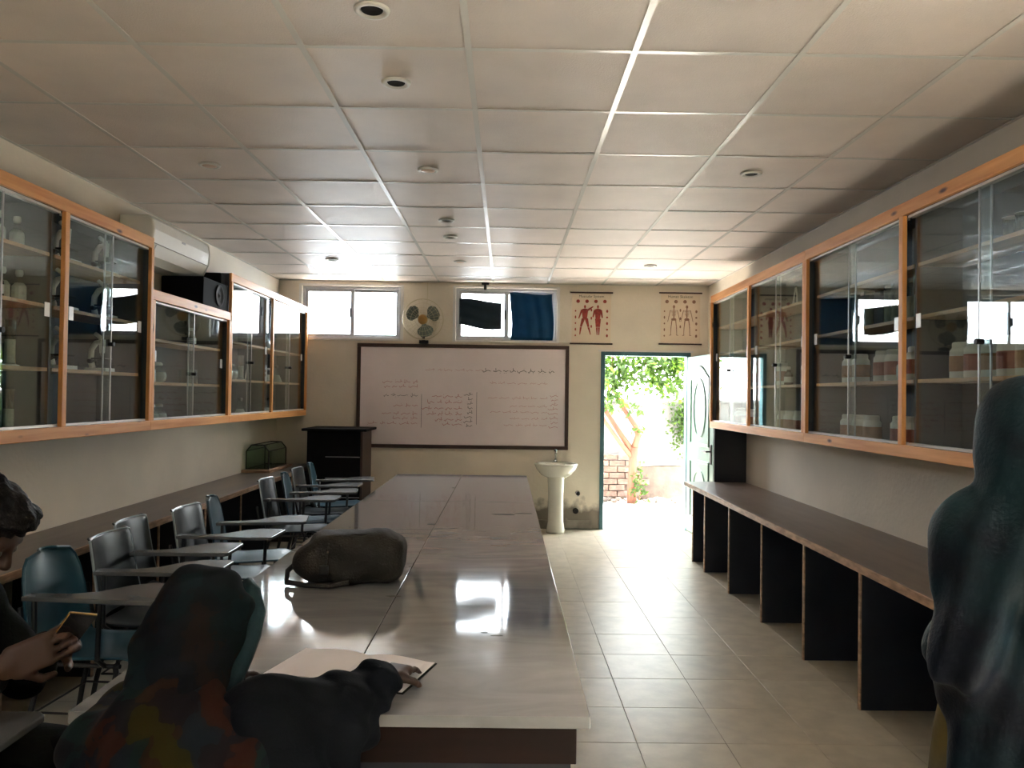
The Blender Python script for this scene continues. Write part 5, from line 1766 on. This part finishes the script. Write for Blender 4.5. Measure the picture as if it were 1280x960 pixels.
# shirt
s = SDF((-1.80, 1.50, 0.35), (-1.0, 2.40, 1.12), 0.007)
s.cap((-1.405, PY, 0.90), (-1.49, PY, 0.60), .140, .148, .05)
s.cap((-1.41, PY - .15, 0.915), (-1.41, PY + .15, 0.915), .072, .072, .05)
s.cap((-1.50, PY - .10, 0.52), (-1.50, PY + .10, 0.52), .115, .115, .05)
s.cap((-1.37, PY, 1.005), (-1.40, PY, 0.96), .066, .075, .03)
for sg in (-1, 1):
    s.cap((-1.41, PY + sg * .19, 0.905), tuple(EL[sg]), .068, .058, .03)
    s.cap(tuple(EL[sg]), tuple(EL[sg].lerp(WR[sg], .80)), .057, .043, .02)
    s.cap((-1.47, PY + sg * .10, 0.525), (-1.16, PY + sg * .13, 0.53), .092, .075, .04)
s.warp(lambda X, Y, Z: 0.006 * np.sin(Z * 46 + X * 25 + 2 * np.sin(Y * 16)) + 0.003 * np.sin(Y * 60 + Z * 31))
s.cut(lambda X, Y, Z: Z - (1.02 + 0.25 * (X + 1.37)))
sdf_part('shirt', s, 'dark_wear', per, 1)
s = SDF((-1.70, 1.60, 0.0), (-0.90, 2.25, 0.72), 0.008)
for sg in (-1, 1):
    s.cap((-1.47, PY + sg * .10, 0.525), (-1.10, PY + sg * .13, 0.52), .088, .070, .03)
    s.cap((-1.10, PY + sg * .13, 0.52), (-1.14, PY + sg * .13, 0.12), .068, .058, .03)
s.warp(lambda X, Y, Z: 0.004 * np.sin(Z * 40 + Y * 25))
sdf_part('trousers', s, 'navy_wear', per, 1)
for sg in (-1, 1):
    m = SDF((-1.24, PY + sg * .135 - .08, 0.0), (-0.88, PY + sg * .135 + .08, 0.14), 0.005)
    m.cap((-1.15, PY + sg * .13, 0.05), (-0.985, PY + sg * .14, 0.042), .046, .040, .03)
    m.cut(lambda X, Y, Z: 0.003 - Z)
    sdf_part('shoe', m, 'black', per, 1)
ph = thing('mobile_phone', 'dark phone with gold edge held in the hands of the seated person', 'phone', tuple(PH), w=True)
Rp = Matrix.Translation(PH + Vector((.0, 0, .012))) @ frame_of((0.55, -0.62, -.56), (.45, 0, .89)).to_4x4()
part('case', MB().box(-.035, .035, -.004, .004, -.07, .07).xf(Rp), 'gold', ph, 0.004)
part('back_cover', MB().box(-.0325, .0325, .0042, .0052, -.0675, .0675).xf(Rp), 'screen', ph)
part('phone_screen', MB().box(-.032, .032, -.0050, -.0042, -.066, .066).xf(Rp), 'screen', ph)

# ---- person in floral shawl, sitting at the near end of the table, back to the camera --------
wo = thing('person', 'person in a dark head scarf and floral shawl seated at the table end', 'person', (-0.63, 1.40, 0), w=True)
hc = (-0.630, 1.665, 0.985)
Rh = frame_of((0.18, 0.86, -0.50), (0.10, 0.50, 0.86))
s = SDF((-1.0, 1.10, 0.0), (0.0, 2.15, 1.2), 0.007)
head(s, hc, Rh, .95)
s.cap((-0.655, 1.61, 0.95), (-0.64, 1.53, 0.87), .05, .055, .03)
s.cap((-0.635, 1.49, 0.80), (-0.63, 1.37, 0.58), .105, .12, .05)
s.cap((-0.735, 1.52, 0.79), (-0.51, 1.52, 0.81), .045, .045, .04)
s.cap((-0.73, 1.38, 0.53), (-0.53, 1.38, 0.53), .10, .10, .05)
RS, RE, RW = Vector((-0.47, 1.53, 0.84)), Vector((-0.36, 1.74, 0.79)), Vector((-0.285, 1.93, 0.785))
LS, LE, LW_ = Vector((-0.76, 1.53, 0.79)), Vector((-0.80, 1.71, 0.78)), Vector((-0.70, 1.90, 0.785))
s.cap(tuple(RS), tuple(RE), .048, .04, .03); s.cap(tuple(RE), tuple(RW), .038, .026, .02)
s.cap(tuple(LS), tuple(LE), .042, .036, .03); s.cap(tuple(LE), tuple(LW_), .034, .026, .02)
hand(s, RW, (0.35, 1, -.02), (0, .05, -1), -1, .25, .92)
hand(s, LW_, (0.6, 1, -.02), (0, .05, -1), 1, .25, .92)
for sg in (-1, 1):
    s.cap((-0.63 + sg * .10, 1.40, 0.52), (-0.63 + sg * .11, 1.66, 0.50), .08, .058, .04)
    s.cap((-0.63 + sg * .11, 1.66, 0.50), (-0.63 + sg * .11, 1.62, 0.09), .055, .036, .03)
    s.cap((-0.63 + sg * .11, 1.61, 0.04), (-0.63 + sg * .12, 1.73, 0.035), .035, .030, .03)
sdf_part('body', s, 'skin', wo, 1)
T = lambda x, y, z: tuple(Vector(hc) + Rh @ Vector((x, y, z)))
for sg in (-1, 1):
    part('eye', MB().ball(T(sg * .0295, .0785, .0), .011, 10, 8), 'eye', wo, smooth=True)
Rn = np.array(Rh)
s = SDF((-0.92, 1.36, 0.72), (-0.38, 1.86, 1.2), 0.006)
s.ell(T(0, -.02, .03), (.088, .110, .097), Rn, .03)
s.ell(T(0, -.05, -.06), (.085, .085, .10), Rn, .05)
s.cap(T(0, -.05, -.08), (-0.635, 1.51, 0.86), .08, .095, .05)
s.cap(T(.04, .03, -.09), (-0.57, 1.62, 0.84), .045, .045, .04)
s.cap(T(-.04, .03, -.09), (-0.71, 1.62, 0.82), .045, .045, .04)
s.ell(T(.068, .015, -.01), (.030, .055, .075), Rn, .03)
s.ell(T(-.068, .015, -.01), (.030, .055, .075), Rn, .03)
s.ell(T(0, .112, -.02), (.062, .07, .095), Rn, .02, True)
s.warp(lambda X, Y, Z: 0.0045 * np.sin((X + .65) * 52 + Z * 34) + 0.003 * np.sin(Z * 75 - X * 40 + Y * 30))
sdf_part('head_scarf', s, 'scarf', wo, 1)
# teal scarf border over the right side of the head
bpts = []
for a in np.linspace(-0.9, 2.0, 15):
    bpts.append(T(.078 + .022 * math.cos(a), .04 - .03 * math.cos(a) * .5, .02 + .085 * math.sin(a)))
part('scarf_border', MB().tube([T(.040, .052, .115), T(.066, .046, .09), T(.088, .040, .05), T(.096, .03, .0), T(.096, .02, -.05), T(.100, .0, -.10), T(.11, -.02, -.15)],
                               [.012, .017, .020, .021, .021, .019, .012], 8), 'shawl_t', wo, smooth=True)
# shawl: shoulders, back, and over the right arm
s = SDF((-1.06, 1.05, 0.40), (-0.12, 2.02, 1.02), 0.007)
s.cap((-0.625, 1.47, 0.80), (-0.62, 1.38, 0.55), .130, .165, .06)
s.cap((-0.735, 1.50, 0.775), (-0.49, 1.51, 0.80), .075, .075, .06)
s.cap((-0.75, 1.44, 0.62), (-0.48, 1.44, 0.62), .125, .125, .08)
s.cap((-0.77, 1.46, 0.56), (-0.50, 1.46, 0.50), .125, .14, .08)
s.cap(tuple(LS), tuple(LE), .075, .065, .05); s.cap(tuple(LE), tuple(LE.lerp(LW_, .75)), .062, .05, .04)
s.cap((-0.635, 1.54, 0.88), (-0.63, 1.49, 0.82), .09, .11, .04)
s.warp(lambda X, Y, Z: 0.010 * np.sin(X * 36 + 2.2 * np.sin(Z * 13) + Y * 8) * np.clip((0.95 - Z) * 3, .2, 1) + 0.004 * np.sin(X * 85 - Z * 46))
sdf_part('shawl', s, 'shawl_p', wo, 1)
s = SDF((-0.60, 1.36, 0.40), (-0.10, 2.05, 0.98), 0.006)
s.cap(tuple(RS + Vector((0, 0, .01))), tuple(RE), .078, .066, .04)
s.cap(tuple(RE), tuple(RE.lerp(RW, .92)), .064, .046, .03)
s.cap(tuple(RE + Vector((.0, -.04, -.03))), (-0.36, 1.66, 0.55), .06, .07, .05)
s.cap((-0.44, 1.56, 0.74), (-0.38, 1.58, 0.50), .085, .10, .05)
s.cap(tuple(RW + Vector((-.02, -.07, .0))), (-0.31, 1.78, 0.72), .05, .04, .04)
s.warp(lambda X, Y, Z: 0.005 * np.sin(Y * 40 + 3 * np.sin(X * 17 + Z * 14) + Z * 35) + 0.0025 * np.sin(Y * 66 - X * 50 + Z * 40))
s.cut(lambda X, Y, Z: np.where(Y > 1.785, TZ + 0.006 - Z, -1.0))
sdf_part('sleeve', s, 'navy_wear', wo, 1)
s = SDF((-0.90, 1.20, 0.0), (-0.36, 1.90, 0.68), 0.009)
for sg in (-1, 1):
    s.cap((-0.63 + sg * .10, 1.40, 0.52), (-0.63 + sg * .11, 1.65, 0.50), .095, .08, .04)
    s.cap((-0.63 + sg * .11, 1.65, 0.50), (-0.63 + sg * .11, 1.62, 0.13), .078, .075, .04)
sdf_part('trousers', s, 'navy_wear', wo, 1)
for sg in (-1, 1):
    m = SDF((-0.63 + sg * .115 - .08, 1.52, 0.0), (-0.63 + sg * .115 + .08, 1.86, 0.14), 0.006)
    m.cap((-0.63 + sg * .11, 1.60, 0.045), (-0.63 + sg * .12, 1.74, 0.042), .044, .038, .03)
    m.cut(lambda X, Y, Z: 0.003 - Z)
    sdf_part('shoe', m, 'black', wo, 1)

# ---- person standing at the right edge in a teal shawl -----------------------------------
st = thing('person', 'person standing at the right edge wrapped in a dark teal shawl', 'person', (1.12, 1.66, 0), w=True)
SX, SY = 1.165, 1.66
hc = (1.115, 1.665, 1.405)
Rh = frame_of((0.25, 0.97, -0.12), (0, .12, 1))
s = SDF((0.70, 1.25, 0.0), (1.55, 2.05, 1.60), 0.008)
head(s, hc, Rh, .95)
s.cap((SX - .02, SY - .01, 1.35), (SX, SY - .02, 1.22), .05, .055, .03)
s.cap((SX, SY, 1.14), (SX, SY, 0.90), .105, .10, .05)
s.cap((SX, SY, 0.90), (SX, SY, 0.80), .11, .13, .05)
s.cap((SX - .15, SY, 1.20), (SX + .15, SY, 1.20), .055, .055, .05)
for sg in (-1, 1):
    s.cap((SX + sg * .155, SY, 1.19), (SX + sg * .165, SY + .0, 0.94), .042, .036, .03)
    s.cap((SX + sg * .165, SY + .0, 0.94), (SX + sg * .11, SY + .17, 0.93), .034, .026, .02)
    hand(s, (SX + sg * .11, SY + .17, 0.93), (-sg * .8, .35, .2), (-sg * .2, -.9, 0), -sg, .45, .9)
    s.cap((SX + sg * .08, SY, 0.80), (SX + sg * .09, SY + .01, 0.44), .085, .058, .04)
    s.cap((SX + sg * .09, SY + .01, 0.44), (SX + sg * .09, SY - .02, 0.08), .055, .034, .03)
    s.cap((SX + sg * .09, SY - .03, 0.04), (SX + sg * .10, SY + .10, 0.035), .035, .030, .03)
sdf_part('body', s, 'skin', st, 1)
T = lambda x, y, z: tuple(Vector(hc) + Rh @ Vector((x, y, z)))
for sg in (-1, 1):
    part('eye', MB().ball(T(sg * .0295, .0785, .0), .011, 10, 8), 'eye', st, smooth=True)
Rn = np.array(Rh)
s = SDF((0.74, 1.24, 0.30), (1.56, 2.06, 1.58), 0.008)
s.ell(T(0, -.02, .03), (.100, .118, .105), Rn, .03)
s.ell(T(0, -.05, -.06), (.10, .095, .12), Rn, .05)
s.cap(T(0, -.04, -.06), (SX, SY - .02, 1.20), .09, .11, .06)
s.cap((SX - .155, SY, 1.20), (SX + .155, SY, 1.20), .085, .085, .06)
s.cap((SX, SY - .02, 1.16), (SX, SY - .02, 0.62), .17, .165, .06)
for sg in (-1, 1):
    s.cap((SX + sg * .155, SY, 1.18), (SX + sg * .18, SY - .02, 0.94), .065, .078, .06)
    s.cap((SX + sg * .175, SY - .01, 0.94), (SX + sg * .12, SY + .13, 0.92), .078, .06, .05)
s.cap((SX - .14, SY - .03, 0.98), (SX - .165, SY - .03, 0.52), .075, .055, .06)
s.cap((SX + .10, SY - .06, 0.95), (SX + .12, SY - .07, 0.42), .09, .08, .06)
s.cap((SX - .02, SY - .10, 0.95), (SX - .02, SY - .10, 0.40), .09, .09, .06)
s.ell(T(0, .105, -.02), (.072, .075, .10), Rn, .02, True)
s.warp(lambda X, Y, Z: (0.014 * np.sin((X * 1.0 + Y * .6) * 40 + 1.2 * np.sin(Z * 4.2) - Z * 13) + 0.005 * np.sin((X - Y) * 62 - Z * 21)) * np.clip((1.46 - Z) * 3, .15, 1))
sdf_part('shawl', s, 'shawl_t', st, 1)
s = SDF((0.78, 1.36, 0.22), (1.50, 2.0, 0.95), 0.009)
s.cap((SX, SY, 0.85), (SX, SY, 0.40), .165, .20, .05)
s.cap((SX - .10, SY + .05, 0.80), (SX - .16, SY + .05, 0.56), .09, .085, .05)
s.warp(lambda X, Y, Z: 0.010 * np.sin(X * 40 + Y * 34 + 1.5 * np.sin(Z * 8)))
s.cut(lambda X, Y, Z: 0.36 - Z)
sdf_part('tunic', s, 'olive', st, 1)
s = SDF((0.85, 1.45, 0.0), (1.42, 1.95, 0.62), 0.009)
for sg in (-1, 1):
    s.cap((SX + sg * .085, SY, 0.55), (SX + sg * .09, SY - .01, 0.10), .10, .075, .03)
s.warp(lambda X, Y, Z: 0.006 * np.sin(X * 60 + Y * 50))
sdf_part('trousers', s, 'shawl_t', st, 1)
for sg in (-1, 1):
    m = SDF((SX + sg * .095 - .08, SY - .10, 0.0), (SX + sg * .095 + .08, SY + .20, 0.14), 0.006)
    m.cap((SX + sg * .09, SY - .03, 0.045), (SX + sg * .10, SY + .11, 0.042), .043, .038, .03)
    m.cut(lambda X, Y, Z: 0.003 - Z)
    sdf_part('shoe', m, 'black', st, 1)

# tidy helper properties
for o in bpy.data.objects:
    for k in ('cc', 'w'):
        if k in o:
            del o[k]
